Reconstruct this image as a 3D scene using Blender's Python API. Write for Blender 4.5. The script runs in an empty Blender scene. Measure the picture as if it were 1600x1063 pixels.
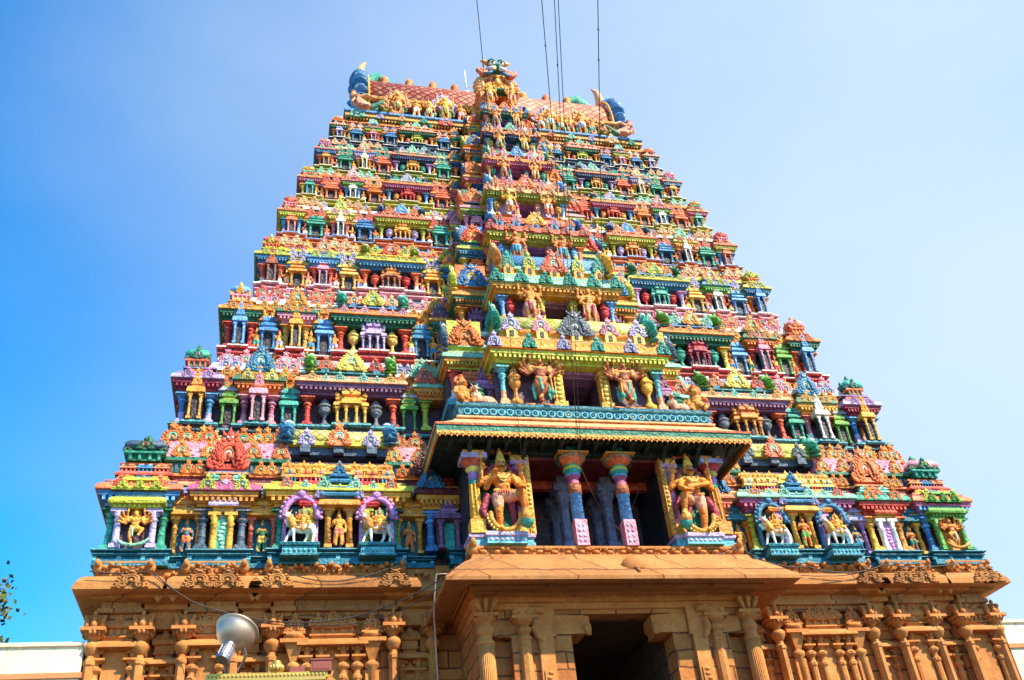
import bpy, math, random
import numpy as np
from mathutils import Vector, Matrix
R = math.radians
random.seed(7)
SC = bpy.context.scene
COL = SC.collection

# ------------------------------------------------------------------ camera
YAW, PIT, ROL = R(15.9947), R(34.8552), R(-6.2683)
fw = Vector((math.sin(YAW)*math.cos(PIT), math.cos(YAW)*math.cos(PIT), math.sin(PIT)))
rt = Vector((math.cos(YAW), -math.sin(YAW), 0)); up = rt.cross(fw)
r_ = rt*math.cos(ROL)+up*math.sin(ROL); u_ = -rt*math.sin(ROL)+up*math.cos(ROL)
cam = bpy.data.cameras.new('camera'); camo = bpy.data.objects.new('camera', cam); COL.objects.link(camo)
M = Matrix((r_, u_, -fw)).transposed().to_4x4(); M.translation = Vector((-10.1136, -29.0360, 1.4725))
camo.matrix_world = M
cam.sensor_width = 36; cam.lens = 36*1486.42/1600; cam.clip_end = 8000; cam.clip_start = 0.1
SC.camera = camo

# ------------------------------------------------------------------ light
SUN_EL, SUN_AZ = 46, 40          # azimuth to the right of the facade's normal
sd = Vector((math.sin(R(SUN_AZ))*math.cos(R(SUN_EL)), -math.cos(R(SUN_AZ))*math.cos(R(SUN_EL)), math.sin(R(SUN_EL))))
sl = bpy.data.lights.new('sun', 'SUN'); sl.energy = 5.0; sl.angle = R(0.5); sl.color = (1, .87, .64)
so = bpy.data.objects.new('sun', sl); COL.objects.link(so); so.rotation_euler = sd.to_track_quat('Z', 'Y').to_euler()
so.location = (20, -40, 60)
W = bpy.data.worlds.new('World'); SC.world = W; W.use_nodes = True
nt = W.node_tree; nt.nodes.clear()
sky = nt.nodes.new('ShaderNodeTexSky'); sky.sky_type = 'NISHITA'; sky.sun_disc = False
sky.sun_elevation = R(SUN_EL); sky.sun_rotation = R(180-SUN_AZ); sky.air_density = 1.0; sky.dust_density = 0.25; sky.ozone_density = 2.0
hs = nt.nodes.new('ShaderNodeHueSaturation'); hs.inputs['Hue'].default_value = .498; hs.inputs['Saturation'].default_value = 1.56; hs.inputs['Value'].default_value = 1.68
bg = nt.nodes.new('ShaderNodeBackground'); bg.inputs['Strength'].default_value = 0.11
wo = nt.nodes.new('ShaderNodeOutputWorld')
# a veil of thin high cloud, thickening towards the sun's side
tc = nt.nodes.new('ShaderNodeTexCoord'); dt = nt.nodes.new('ShaderNodeVectorMath'); dt.operation = 'DOT_PRODUCT'; dt.inputs[1].default_value = (0.715,0.559,0.420)
cn_ = nt.nodes.new('ShaderNodeTexNoise'); cn_.inputs['Scale'].default_value = 1.6; cn_.inputs['Detail'].default_value = 5; cn_.inputs['Roughness'].default_value = .5
cmap = nt.nodes.new('ShaderNodeMapping'); cmap.inputs['Scale'].default_value = (1,1,2.2); cmap.inputs['Rotation'].default_value = (.3,.5,0)
ad_ = nt.nodes.new('ShaderNodeMath'); ad_.operation = 'MULTIPLY_ADD'; ad_.inputs[1].default_value = .35
cr_ = nt.nodes.new('ShaderNodeMapRange'); cr_.interpolation_type = 'SMOOTHSTEP'; cr_.inputs[1].default_value = .52; cr_.inputs[2].default_value = 1.30; cr_.inputs[4].default_value = .93
mxc = nt.nodes.new('ShaderNodeMix'); mxc.data_type = 'RGBA'; mxc.inputs[7].default_value = (3.7,4.4,5.2,1)
nt.links.new(tc.outputs['Generated'], dt.inputs[0]); nt.links.new(tc.outputs['Generated'], cmap.inputs[0]); nt.links.new(cmap.outputs[0], cn_.inputs['Vector'])
nt.links.new(cn_.outputs['Fac'], ad_.inputs[0]); nt.links.new(dt.outputs['Value'], ad_.inputs[2]); nt.links.new(ad_.outputs[0], cr_.inputs[0]); nt.links.new(cr_.outputs[0], mxc.inputs[0])
nt.links.new(sky.outputs[0], hs.inputs['Color']); nt.links.new(hs.outputs[0], mxc.inputs[6]); nt.links.new(mxc.outputs[2], bg.inputs[0]); nt.links.new(bg.outputs[0], wo.inputs[0])
SC.view_settings.view_transform = 'Standard'; SC.view_settings.look = 'None'; SC.view_settings.exposure = 0.95; SC.view_settings.gamma = 1

# ------------------------------------------------------------------ materials
def lin(c):
    c = c/255
    return c/12.92 if c <= .04045 else ((c+.055)/1.055)**2.4
PAL = dict(teal=(20,112,128), aqua=(95,175,185), turq=(52,160,135), blue=(58,126,170), sky=(100,165,220), navy=(40,76,112), green=(26,112,82),
    lime=(192,192,66), leaf=(95,160,62), yellow=(240,200,98), gold=(228,160,66), orange=(234,134,58), salmon=(226,112,82), peach=(238,168,118),
    red=(206,68,52), crimson=(150,38,58), magenta=(180,88,125), pink=(232,150,165), lav=(178,166,205), lilac=(195,135,195), purple=(126,80,116),
    plum=(84,56,68), white=(240,228,215), cream=(246,215,165), grey=(98,106,116), slate=(70,92,115), brown=(130,66,34), skin=(222,128,60),
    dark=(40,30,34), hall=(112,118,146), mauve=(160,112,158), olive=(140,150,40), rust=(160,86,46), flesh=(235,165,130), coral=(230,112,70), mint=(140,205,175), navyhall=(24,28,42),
    maroon=(110,28,30), silver=(170,170,175), deepteal=(20,80,92), deepgreen=(10,46,36), ochre=(226,138,52), wslate=(66,62,82), wplum=(78,52,66), tile=(196,92,60))
MATS = {}
def N(t, typ, **kw):
    n = t.nodes.new(typ)
    for k, v in kw.items():
        if k in n.inputs: n.inputs[k].default_value = v
        else: setattr(n, k, v)
    return n
def paint(name):
    if name in MATS: return MATS[name]
    m = bpy.data.materials.new('paint_'+name); m.use_nodes = True; t = m.node_tree; b = t.nodes['Principled BSDF']
    c = PAL[name]; c = [min(.82, lin(x)*.95) for x in c]
    geo = N(t, 'ShaderNodeNewGeometry'); oi = N(t, 'ShaderNodeObjectInfo')
    n1 = N(t, 'ShaderNodeTexNoise', Scale=2.6, Detail=6.0, Roughness=.65)
    mp = N(t, 'ShaderNodeMapping'); mp.inputs['Scale'].default_value = (3.2, 3.2, .7)
    n2 = N(t, 'ShaderNodeTexNoise', Scale=1.7, Detail=5.0, Roughness=.7)
    t.links.new(geo.outputs['Position'], n1.inputs['Vector']); t.links.new(geo.outputs['Position'], mp.inputs['Vector']); t.links.new(mp.outputs[0], n2.inputs['Vector'])
    # faded paint
    mix = N(t, 'ShaderNodeMix', data_type='RGBA'); mix.inputs[6].default_value = (*[x*.74 for x in c], 1)
    mix.inputs[7].default_value = (*[min(.85, x*1.12+.03) for x in c], 1)
    rp = N(t, 'ShaderNodeMapRange'); rp.inputs[1].default_value = .35; rp.inputs[2].default_value = .65
    t.links.new(n1.outputs['Fac'], rp.inputs[0]); t.links.new(rp.outputs[0], mix.inputs[0])
    # weather streaks
    rp2 = N(t, 'ShaderNodeMapRange'); rp2.inputs[1].default_value = .56; rp2.inputs[2].default_value = .74; rp2.inputs[3].default_value = 0; rp2.inputs[4].default_value = .5
    t.links.new(n2.outputs['Fac'], rp2.inputs[0])
    mix2 = N(t, 'ShaderNodeMix', data_type='RGBA'); mix2.inputs[7].default_value = (.10, .065, .05, 1)
    t.links.new(rp2.outputs[0], mix2.inputs[0]); t.links.new(mix.outputs[2], mix2.inputs[6])
    n4 = N(t, 'ShaderNodeTexNoise', Scale=5.5, Detail=6.0, Roughness=.7); t.links.new(geo.outputs['Position'], n4.inputs['Vector'])
    rp4 = N(t, 'ShaderNodeMapRange'); rp4.inputs[1].default_value = .54; rp4.inputs[2].default_value = .72; rp4.inputs[4].default_value = .30; t.links.new(n4.outputs['Fac'], rp4.inputs[0])
    mix4 = N(t, 'ShaderNodeMix', data_type='RGBA'); fk = min(1, .25+max(c)*1.1); mix4.inputs[7].default_value = (*[c[q]*.4+(.74,.62,.46)[q]*.6*fk for q in range(3)], 1); t.links.new(rp4.outputs[0], mix4.inputs[0]); t.links.new(mix2.outputs[2], mix4.inputs[6]); mix2 = mix4
    h = N(t, 'ShaderNodeHueSaturation'); mr = N(t, 'ShaderNodeMapRange'); mr.inputs[3].default_value = .86; mr.inputs[4].default_value = 1.12
    t.links.new(oi.outputs['Random'], mr.inputs[0]); h.inputs['Saturation'].default_value = 1.04; t.links.new(mr.outputs[0], h.inputs['Value']); t.links.new(mix2.outputs[2], h.inputs['Color'])
    mh = N(t, 'ShaderNodeMapRange'); mh.inputs[3].default_value = .488; mh.inputs[4].default_value = .512
    t.links.new(oi.outputs['Random'], mh.inputs[0]); t.links.new(mh.outputs[0], h.inputs['Hue'])
    # modelled stucco: small lumps of relief, each lump's paint a little lighter or darker
    vo = N(t, 'ShaderNodeTexVoronoi', Scale=8.5); vo.inputs['Randomness'].default_value = .9; t.links.new(geo.outputs['Position'], vo.inputs['Vector'])
    sv = N(t, 'ShaderNodeSeparateColor'); t.links.new(vo.outputs['Color'], sv.inputs[0])
    mv = N(t, 'ShaderNodeMapRange'); mv.inputs[3].default_value = .80; mv.inputs[4].default_value = 1.16; t.links.new(sv.outputs[0], mv.inputs[0])
    hv = N(t, 'ShaderNodeHueSaturation'); t.links.new(mv.outputs[0], hv.inputs['Value']); t.links.new(h.outputs[0], hv.inputs['Color'])
    t.links.new(hv.outputs[0], b.inputs['Base Color'])
    b.inputs['Roughness'].default_value = .55; b.inputs['Specular IOR Level'].default_value = .35
    bp = N(t, 'ShaderNodeBump', Strength=.35, Distance=.03); n3 = N(t, 'ShaderNodeTexNoise', Scale=14.0, Detail=4.0)
    t.links.new(geo.outputs['Position'], n3.inputs['Vector']); sb = N(t, 'ShaderNodeMath', operation='SUBTRACT'); t.links.new(n3.outputs['Fac'], sb.inputs[0]); t.links.new(vo.outputs['Distance'], sb.inputs[1])
    bp.inputs['Strength'].default_value = .55; bp.inputs['Distance'].default_value = .05; t.links.new(sb.outputs[0], bp.inputs['Height']); t.links.new(bp.outputs[0], b.inputs['Normal'])
    MATS[name] = m; return m
def lattice(name, c1, c2, c3, sc, wd=.16, scales=True):
    """diamond lattice of raised lines, laid out in the surface's own UV metres"""
    key = 'lat_'+name
    if key in MATS: return MATS[key]
    m = bpy.data.materials.new('lattice_'+name); m.use_nodes = True; t = m.node_tree; b = t.nodes['Principled BSDF']
    uv = N(t, 'ShaderNodeUVMap'); sp = N(t, 'ShaderNodeSeparateXYZ'); t.links.new(uv.outputs[0], sp.inputs[0])
    def ma(op, a, bb=None):
        n = N(t, 'ShaderNodeMath', operation=op)
        for i, x in enumerate((a, bb)):
            if x is None: continue
            if isinstance(x, (int, float)): n.inputs[i].default_value = x
            else: t.links.new(x, n.inputs[i])
        return n.outputs[0]
    u, v = sp.outputs[0], sp.outputs[1]
    a = ma('FRACT', ma('MULTIPLY', ma('ADD', u, v), 1/sc)); bq = ma('FRACT', ma('MULTIPLY', ma('SUBTRACT', u, v), 1/sc))
    da = ma('MINIMUM', a, ma('SUBTRACT', 1.0, a)); db = ma('MINIMUM', bq, ma('SUBTRACT', 1.0, bq))
    d = ma('MINIMUM', da, db)
    line = ma('LESS_THAN', d, wd*.5)
    ns = N(t, 'ShaderNodeTexNoise', Scale=3.0, Detail=4.0); g = N(t, 'ShaderNodeNewGeometry'); t.links.new(g.outputs['Position'], ns.inputs['Vector'])
    mix = N(t, 'ShaderNodeMix', data_type='RGBA')
    mix.inputs[6].default_value = (*[lin(x)*.9 for x in PAL[c1]], 1); mix.inputs[7].default_value = (*[lin(x)*.9 for x in PAL[c3]], 1)
    rp = N(t, 'ShaderNodeMapRange'); rp.inputs[1].default_value = .45; rp.inputs[2].default_value = .62; t.links.new(ns.outputs['Fac'], rp.inputs[0]); t.links.new(rp.outputs[0], mix.inputs[0])
    mix2 = N(t, 'ShaderNodeMix', data_type='RGBA'); mix2.inputs[7].default_value = (*[lin(x)*.9 for x in PAL[c2]], 1)
    t.links.new(mix.outputs[2], mix2.inputs[6]); t.links.new(line, mix2.inputs[0]); t.links.new(mix2.outputs[2], b.inputs['Base Color'])
    bp = N(t, 'ShaderNodeBump', Strength=.8, Distance=.06); hh = ma('MINIMUM', d, .22); t.links.new(hh, bp.inputs['Height']); t.links.new(bp.outputs[0], b.inputs['Normal'])
    b.inputs['Roughness'].default_value = .6
    MATS[key] = m; return m
def stone(name, ca, cb, joint=True, scl=1.0):
    key = 'st_'+name
    if key in MATS: return MATS[key]
    m = bpy.data.materials.new('stone_'+name); m.use_nodes = True; t = m.node_tree; b = t.nodes['Principled BSDF']
    g = N(t, 'ShaderNodeNewGeometry')
    n1 = N(t, 'ShaderNodeTexNoise', Scale=1.3, Detail=8.0, Roughness=.7); t.links.new(g.outputs['Position'], n1.inputs['Vector'])
    n2 = N(t, 'ShaderNodeTexNoise', Scale=9.0, Detail=8.0, Roughness=.75); t.links.new(g.outputs['Position'], n2.inputs['Vector'])
    mix = N(t, 'ShaderNodeMix', data_type='RGBA'); mix.inputs[6].default_value = (*ca, 1); mix.inputs[7].default_value = (*cb, 1)
    rp = N(t, 'ShaderNodeMapRange'); rp.inputs[1].default_value = .35; rp.inputs[2].default_value = .68
    t.links.new(n1.outputs['Fac'], rp.inputs[0]); t.links.new(rp.outputs[0], mix.inputs[0])
    mix2 = N(t, 'ShaderNodeMix', data_type='RGBA', blend_type='MULTIPLY'); mix2.inputs[0].default_value = .6
    cr = N(t, 'ShaderNodeMapRange'); cr.inputs[1].default_value = .3; cr.inputs[2].default_value = .7; cr.inputs[3].default_value = .55; cr.inputs[4].default_value = 1.25
    t.links.new(n2.outputs['Fac'], cr.inputs[0]); t.links.new(mix.outputs[2], mix2.inputs[6]); t.links.new(cr.outputs[0], mix2.inputs[7])
    out = mix2.outputs[2]
    # dark rain stains with a vertical grain
    mp = N(t, 'ShaderNodeMapping'); mp.inputs['Scale'].default_value = (2.4, 2.4, .5); t.links.new(g.outputs['Position'], mp.inputs['Vector'])
    n3 = N(t, 'ShaderNodeTexNoise', Scale=1.1, Detail=6.0, Roughness=.7); t.links.new(mp.outputs[0], n3.inputs['Vector'])
    r3 = N(t, 'ShaderNodeMapRange'); r3.inputs[1].default_value = .55; r3.inputs[2].default_value = .78; r3.inputs[4].default_value = .75; t.links.new(n3.outputs['Fac'], r3.inputs[0])
    mx3 = N(t, 'ShaderNodeMix', data_type='RGBA'); mx3.inputs[7].default_value = (.13, .07, .035, 1); t.links.new(r3.outputs[0], mx3.inputs[0]); t.links.new(out, mx3.inputs[6]); out = mx3.outputs[2]
    hgt = n2.outputs['Fac']
    if joint:
        sp = N(t, 'ShaderNodeSeparateXYZ'); t.links.new(g.outputs['Position'], sp.inputs[0])
        cb_ = N(t, 'ShaderNodeCombineXYZ'); ad = N(t, 'ShaderNodeMath', operation='ADD'); t.links.new(sp.outputs[0], ad.inputs[0]); t.links.new(sp.outputs[1], ad.inputs[1])
        nd = N(t, 'ShaderNodeTexNoise', Scale=1.5, Detail=3.0); t.links.new(g.outputs['Position'], nd.inputs['Vector'])
        ms = N(t, 'ShaderNodeMath', operation='MULTIPLY'); ms.inputs[1].default_value = .22; t.links.new(nd.outputs['Fac'], ms.inputs[0])
        az = N(t, 'ShaderNodeMath', operation='ADD'); t.links.new(sp.outputs[2], az.inputs[0]); t.links.new(ms.outputs[0], az.inputs[1])
        t.links.new(ad.outputs[0], cb_.inputs[0]); t.links.new(az.outputs[0], cb_.inputs[1])
        br = N(t, 'ShaderNodeTexBrick', Scale=1.0); br.inputs['Brick Width'].default_value = 1.15*scl; br.inputs['Row Height'].default_value = .52*scl
        br.inputs['Mortar Size'].default_value = .034; br.inputs['Mortar Smooth'].default_value = .4
        br.inputs['Color1'].default_value = (1, 1, 1, 1); br.inputs['Color2'].default_value = (.62, .60, .58, 1); br.inputs['Mortar'].default_value = (.30, .26, .24, 1)
        t.links.new(cb_.outputs[0], br.inputs['Vector'])
        mx = N(t, 'ShaderNodeMix', data_type='RGBA', blend_type='MULTIPLY'); mx.inputs[0].default_value = 1; t.links.new(out, mx.inputs[6]); t.links.new(br.outputs['Color'], mx.inputs[7]); out = mx.outputs[2]
        s1 = N(t, 'ShaderNodeMath', operation='MULTIPLY'); s1.inputs[1].default_value = -1.2; t.links.new(br.outputs['Fac'], s1.inputs[0])
        s2 = N(t, 'ShaderNodeMath', operation='ADD'); t.links.new(s1.outputs[0], s2.inputs[0]); t.links.new(n2.outputs['Fac'], s2.inputs[1]); hgt = s2.outputs[0]
    t.links.new(out, b.inputs['Base Color'])
    bp = N(t, 'ShaderNodeBump', Strength=.6, Distance=.045); t.links.new(hgt, bp.inputs['Height']); t.links.new(bp.outputs[0], b.inputs['Normal'])
    b.inputs['Roughness'].default_value = .85
    MATS[key] = m; return m
STW = stone('wall', (.47, .145, .024), (.61, .250, .058))
STC = stone('carved', (.48, .155, .028), (.63, .270, .066), joint=False)
STP = stone('cornice', (.48, .170, .035), (.61, .275, .074), scl=2.3)
def plain(name, c, rough=.6, metal=0.0):
    if name in MATS: return MATS[name]
    m = bpy.data.materials.new(name); m.use_nodes = True; t = m.node_tree; b = t.nodes['Principled BSDF']
    n = N(t, 'ShaderNodeTexNoise', Scale=5.0, Detail=5.0); g = N(t, 'ShaderNodeNewGeometry'); t.links.new(g.outputs['Position'], n.inputs['Vector'])
    mx = N(t, 'ShaderNodeMix', data_type='RGBA'); mx.inputs[6].default_value = (*[x*.75 for x in c], 1); mx.inputs[7].default_value = (*[min(1, x*1.15) for x in c], 1)
    t.links.new(n.outputs['Fac'], mx.inputs[0]); t.links.new(mx.outputs[2], b.inputs['Base Color'])
    b.inputs['Roughness'].default_value = rough; b.inputs['Metallic'].default_value = metal
    MATS[name] = m; return m
def mat(x): return x if not isinstance(x, str) else paint(x)

# ------------------------------------------------------------------ mesh builder
class MB:
    def __init__(s): s.v = []; s.f = []; s.m = []; s.s = []; s.uv = None
    def add(s, vs, fs, m=0, sm=False):
        o = len(s.v); s.v.extend(vs)
        for i, f in enumerate(fs):
            s.f.append([o+k for k in f]); s.m.append(m[i] if isinstance(m, (list, tuple)) else m); s.s.append(sm)
    def box(s, x0, x1, y0, y1, z0, z1, m=0):
        s.add([(x0,y0,z0),(x1,y0,z0),(x1,y1,z0),(x0,y1,z0),(x0,y0,z1),(x1,y0,z1),(x1,y1,z1),(x0,y1,z1)],
              [(3,2,1,0),(4,5,6,7),(0,1,5,4),(1,2,6,5),(2,3,7,6),(3,0,4,7)], m)
    def wrap(s, x0, x1, yf, yb, prof, m=0, sm=False):
        """moulding profile [(out, z[, slot])] carried round a rectangular plan, closed top and bottom"""
        vs = []; fs = []; ms = []
        for p in prof:
            o, z = p[0], p[1]; vs += [(x0-o,yf-o,z),(x1+o,yf-o,z),(x1+o,yb+o,z),(x0-o,yb+o,z)]
        for i in range(len(prof)-1):
            a = i*4; b = a+4; q = prof[i][2] if len(prof[i]) > 2 else m
            for k in range(4):
                k2 = (k+1) % 4; fs.append((a+k, a+k2, b+k2, b+k)); ms.append(q)
        n = (len(prof)-1)*4
        fs.append((3,2,1,0)); ms.append(prof[0][2] if len(prof[0]) > 2 else m)
        fs.append((n,n+1,n+2,n+3)); ms.append(prof[-1][2] if len(prof[-1]) > 2 else m)
        s.add(vs, fs, ms, sm)
    def lathe(s, cx, cy, prof, n=12, m=0, ph=0.0, sm=True, sx=1, sy=1):
        vs = []; fs = []; ms = []
        for p in prof:
            for k in range(n):
                a = ph+2*math.pi*k/n; vs.append((cx+p[0]*sx*math.cos(a), cy+p[0]*sy*math.sin(a), p[1]))
        for i in range(len(prof)-1):
            q = prof[i][2] if len(prof[i]) > 2 else m
            for k in range(n):
                k2 = (k+1) % n; fs.append((i*n+k, i*n+k2, (i+1)*n+k2, (i+1)*n+k)); ms.append(q)
        fs.append(tuple(range(n-1,-1,-1))); ms.append(prof[0][2] if len(prof[0]) > 2 else m)
        fs.append(tuple((len(prof)-1)*n+k for k in range(n))); ms.append(prof[-2][2] if len(prof[-2]) > 2 else m)
        s.add(vs, fs, ms, sm)
    def ell(s, c, r, m=0, nu=10, nv=6, rot=None):
        vs = []; fs = []
        if isinstance(r, (int, float)): r = (r,r,r)
        for j in range(nv+1):
            t = math.pi*j/nv
            for i in range(nu):
                a = 2*math.pi*i/nu; p = Vector((r[0]*math.sin(t)*math.cos(a), r[1]*math.sin(t)*math.sin(a), -r[2]*math.cos(t)))
                if rot is not None: p = rot @ p
                vs.append((c[0]+p.x, c[1]+p.y, c[2]+p.z))
        for j in range(nv):
            for i in range(nu):
                i2 = (i+1) % nu; fs.append((j*nu+i, j*nu+i2, (j+1)*nu+i2, (j+1)*nu+i))
        s.add(vs, fs, m, True)
    def tube(s, pts, rad, n=8, m=0, closed=False, sm=True):
        pts = [Vector(p) for p in pts]; k = len(pts)
        if isinstance(rad, (int, float)): rad = [rad]*k
        vs = []; fs = []; ref = None
        for i in range(k):
            a = pts[(i-1) % k] if (closed or i > 0) else pts[i]; b = pts[(i+1) % k] if (closed or i < k-1) else pts[i]
            d = (b-a).normalized() if (b-a).length > 1e-9 else Vector((0,0,1))
            if ref is None: ref = Vector((1,0,0)) if abs(d.x) < .8 else Vector((0,1,0))
            x = (ref-d*ref.dot(d)).normalized(); y = d.cross(x); ref = x
            for q in range(n):
                t = 2*math.pi*q/n; p = pts[i]+(x*math.cos(t)+y*math.sin(t))*rad[i]; vs.append(tuple(p))
        for i in range(k if closed else k-1):
            j = (i+1) % k
            for q in range(n):
                q2 = (q+1) % n; fs.append((i*n+q, i*n+q2, j*n+q2, j*n+q))
        if not closed: fs.append(tuple(range(n-1,-1,-1))); fs.append(tuple((k-1)*n+q for q in range(n)))
        s.add(vs, fs, m, sm)
    def prism(s, poly, y0, y1, m=0):
        """outline in x,z given thickness along y"""
        n = len(poly); vs = [(p[0],y0,p[1]) for p in poly]+[(p[0],y1,p[1]) for p in poly]
        fs = [tuple(range(n)), tuple(range(2*n-1,n-1,-1))]+[(i, n+i, n+(i+1) % n, (i+1) % n) for i in range(n)]
        s.add(vs, fs, m)
    def put(s, o, loc=(0,0,0), sc=(1,1,1), rz=0.0, mm=None):
        """add a copy of another builder's shape"""
        c, q = math.cos(rz), math.sin(rz); b = len(s.v)
        for x, y, z in o.v:
            x, y, z = x*sc[0], y*sc[1], z*sc[2]; s.v.append((loc[0]+x*c-y*q, loc[1]+x*q+y*c, loc[2]+z))
        for f, m, sm in zip(o.f, o.m, o.s): s.f.append([b+k for k in f]); s.m.append(mm[m] if mm else m); s.s.append(sm)
    def mesh(s, name, slots=None):
        me = bpy.data.meshes.new(name); me.from_pydata(s.v, [], s.f)
        me.polygons.foreach_set('material_index', s.m); me.polygons.foreach_set('use_smooth', s.s)
        k = slots if slots is not None else (max(s.m)+1 if s.m else 1)
        for _ in range(k): me.materials.append(None)
        me.update(); return me
def link(name, me, mats, parent=None, loc=(0,0,0), sc=(1,1,1), rz=0.0, rot=None):
    o = bpy.data.objects.new(name, me); COL.objects.link(o)
    o.location = loc; o.scale = sc; o.rotation_euler = rot if rot else (0,0,rz)
    if parent: o.parent = parent
    if not isinstance(mats, (list, tuple)): mats = [mats]
    for i in range(len(me.materials)):
        sl_ = o.material_slots[i]; sl_.link = 'OBJECT'; sl_.material = mat(mats[min(i, len(mats)-1)])
    return o
def build(name, mb, mats, parent=None, loc=(0,0,0), **k): return link(name, mb.mesh(name), mats, parent, loc, **k)
def empty(name, loc=(0,0,0), parent=None):
    o = bpy.data.objects.new(name, None); COL.objects.link(o); o.location = loc; o.empty_display_size = .2
    if parent: o.parent = parent
    return o
def tag(o, label, cat, group=None):
    o['label'] = label; o['category'] = cat
    if group: o['group'] = group
    return o

# ------------------------------------------------------------------ templates (unit size, front towards -y)
def t_column():
    b = MB()
    b.box(-.46,.46,-.46,.46,0,.10,2); b.box(-.36,.36,-.36,.36,.10,.15,2)
    b.lathe(0,0,[(.34,.15,2),(.28,.20,2),(.26,.34,2),(.29,.35,1),(.29,.37,1),(.25,.38,0),(.225,.60,0),(.30,.615,1),(.31,.635,1),(.22,.65,0),(.22,.68,0),(.36,.715,1),(.40,.74,1),(.38,.765,1),(.25,.79,0),(.24,.805,0),(.44,.86,1),(.50,.885,1),(.50,.90,1)],12)
    b.box(-.62,.62,-.62,.62,.90,.935,1); b.box(-.34,.34,-.34,.34,.935,1.0,1)
    b.prism([(-.34,.94),(-.34,1.0),(-.74,1.0),(-.62,.965)],-.26,.26,1); b.prism([(.34,1.0),(.34,.94),(.62,.965),(.74,1.0)],-.26,.26,1)
    return b
def t_pot():
    b = MB()
    b.lathe(0,0,[(.42,0,0),(.48,.04,0),(.50,.09,0),(.36,.13,0),(.20,.17,1),(.22,.20,0),(.15,.24,0),(.14,.36,0),(.20,.40,1),(.26,.43,0),(.42,.50,0),(.46,.56,0),(.46,.60,1),(.38,.62,0),(.40,.66,0),(.52,.68,0),(.50,.71,0),(.30,.77,0),(.24,.80,1),(.30,.83,1),(.26,.87,1),(.12,.93,1),(.06,1.0,1),(.01,1.02,1)],10)
    for a in (-1,1): b.ell((a*.22,0,.82),(.1,.12,.07),1,6,4)
    return b
def t_kudu(large=False):
    """horseshoe gable ornament: pear outline of scrolls and flames closing in a finial"""
    b = MB(); O = [(0,.46),(.08,.50),(.2,.47),(.32,.37),(.46,.38),(.58,.33),(.7,.24),(.8,.15),(.88,.14),(.96,.17),(1.04,.12),(1.12,.05),(1.2,.012)]
    b.prism([(w,z) for z,w in O]+[(-w,z) for z,w in O[::-1]],.0,.14,0)
    for k,(z,w) in enumerate(((.1,.49),(.26,.44),(.42,.40),(.56,.36),(.68,.27))):
        for sx in (-1,1): b.ell((sx*w,-.01,z),(.07,.08,.085),0,6,4,Matrix.Rotation(sx*(.9-.1*k),3,'Y'))
    for sx in (-1,1):                                    # scroll feet
        b.tube([(sx*(.27+math.cos(a)*.15*(1-a/11)), -.05, .17+math.sin(a)*.15*(1-a/11)) for a in np.linspace(-1.4, 7.2, 13)], .048, 5, 0); b.ell((sx*.28,-.06,.17),.05,1,6,4)
        b.ell((sx*.12,-.02,.97),(.06,.06,.08),0,6,4,Matrix.Rotation(sx*.7,3,'Y')); b.ell((sx*.10,-.03,.80),(.07,.06,.06),0,6,4)
    b.tube([(math.cos(R(a))*.235,-.05,math.sin(R(a))*.25+.46) for a in np.linspace(-62,242,14)], .055, 6, 0)
    b.tube([(math.cos(R(a))*.155,-.06,math.sin(R(a))*.17+.44) for a in np.linspace(-60,240,12)], .045, 6, 1)
    b.ell((0,.0,.44),(.13,.05,.15),2,8,5); b.ell((0,-.07,.40),(.07,.06,.10),0,8,5)
    b.ell((0,-.06,.86),(.11,.1,.09),0,8,5); b.lathe(0,.04,[(.07,.92),(.1,.97),(.06,1.02),(.08,1.06),(.03,1.16),(.005,1.25)],8,0,sy=.8)
    if large:
        for row in range(3):
            f = 1-.22*row
            for k,(z,w) in enumerate(((.04,.52),(.18,.52),(.32,.48),(.46,.45),(.60,.39),(.72,.30),(.83,.20))):
                if row and k > 5: continue
                z_ = z*f+.12*row; w_ = w*f; y_ = -.03-.05*row; c_ = .14-.012*k
                for sx in (-1,1): b.tube([(sx*w_*.86,y_,z_-.02),(sx*(w_+.03),y_-.03,z_),(sx*(w_+.05+.02*(k % 2)),y_-.03,z_+c_*.6),(sx*(w_-.01),y_,z_+c_*1.15)],[.06,.06,.04,.008],5,0)
        for sx in (-1,1):
            b.ell((sx*.075,-.15,.90),.042,2,6,4); b.tube([(sx*.08,.0,.96),(sx*.2,.0,1.02),(sx*.26,-.02,1.14)],[.07,.05,.015],6,0)
            b.tube([(sx*.46,0,.06),(sx*.62,-.02,.10),(sx*.66,-.03,.24),(sx*.58,-.02,.3)],[.09,.08,.05,.02],6,0)
        b.ell((0,-.14,.82),(.05,.06,.05),0,6,4); b.ell((0,-.05,1.0),(.13,.1,.1),0,8,5)
        b.tube([(math.cos(R(a))*.32,-.08,math.sin(R(a))*.32+.44) for a in np.linspace(-40,220,14)], .035, 6, 1)
    return b
def kap(o, z, h, m, lip=None):
    """quarter-round cornice profile of overhang o, height h"""
    l = m if lip is None else lip
    return [(-.02,z,m),(o*.92,z+h*.02,l),(o,z+h*.05,l),(o,z+h*.2,m),(o*.94,z+h*.42,m),(o*.78,z+h*.66,m),(o*.5,z+h*.86,m),(o*.2,z+h*.97,m),(-.02,z+h,m)]
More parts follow.
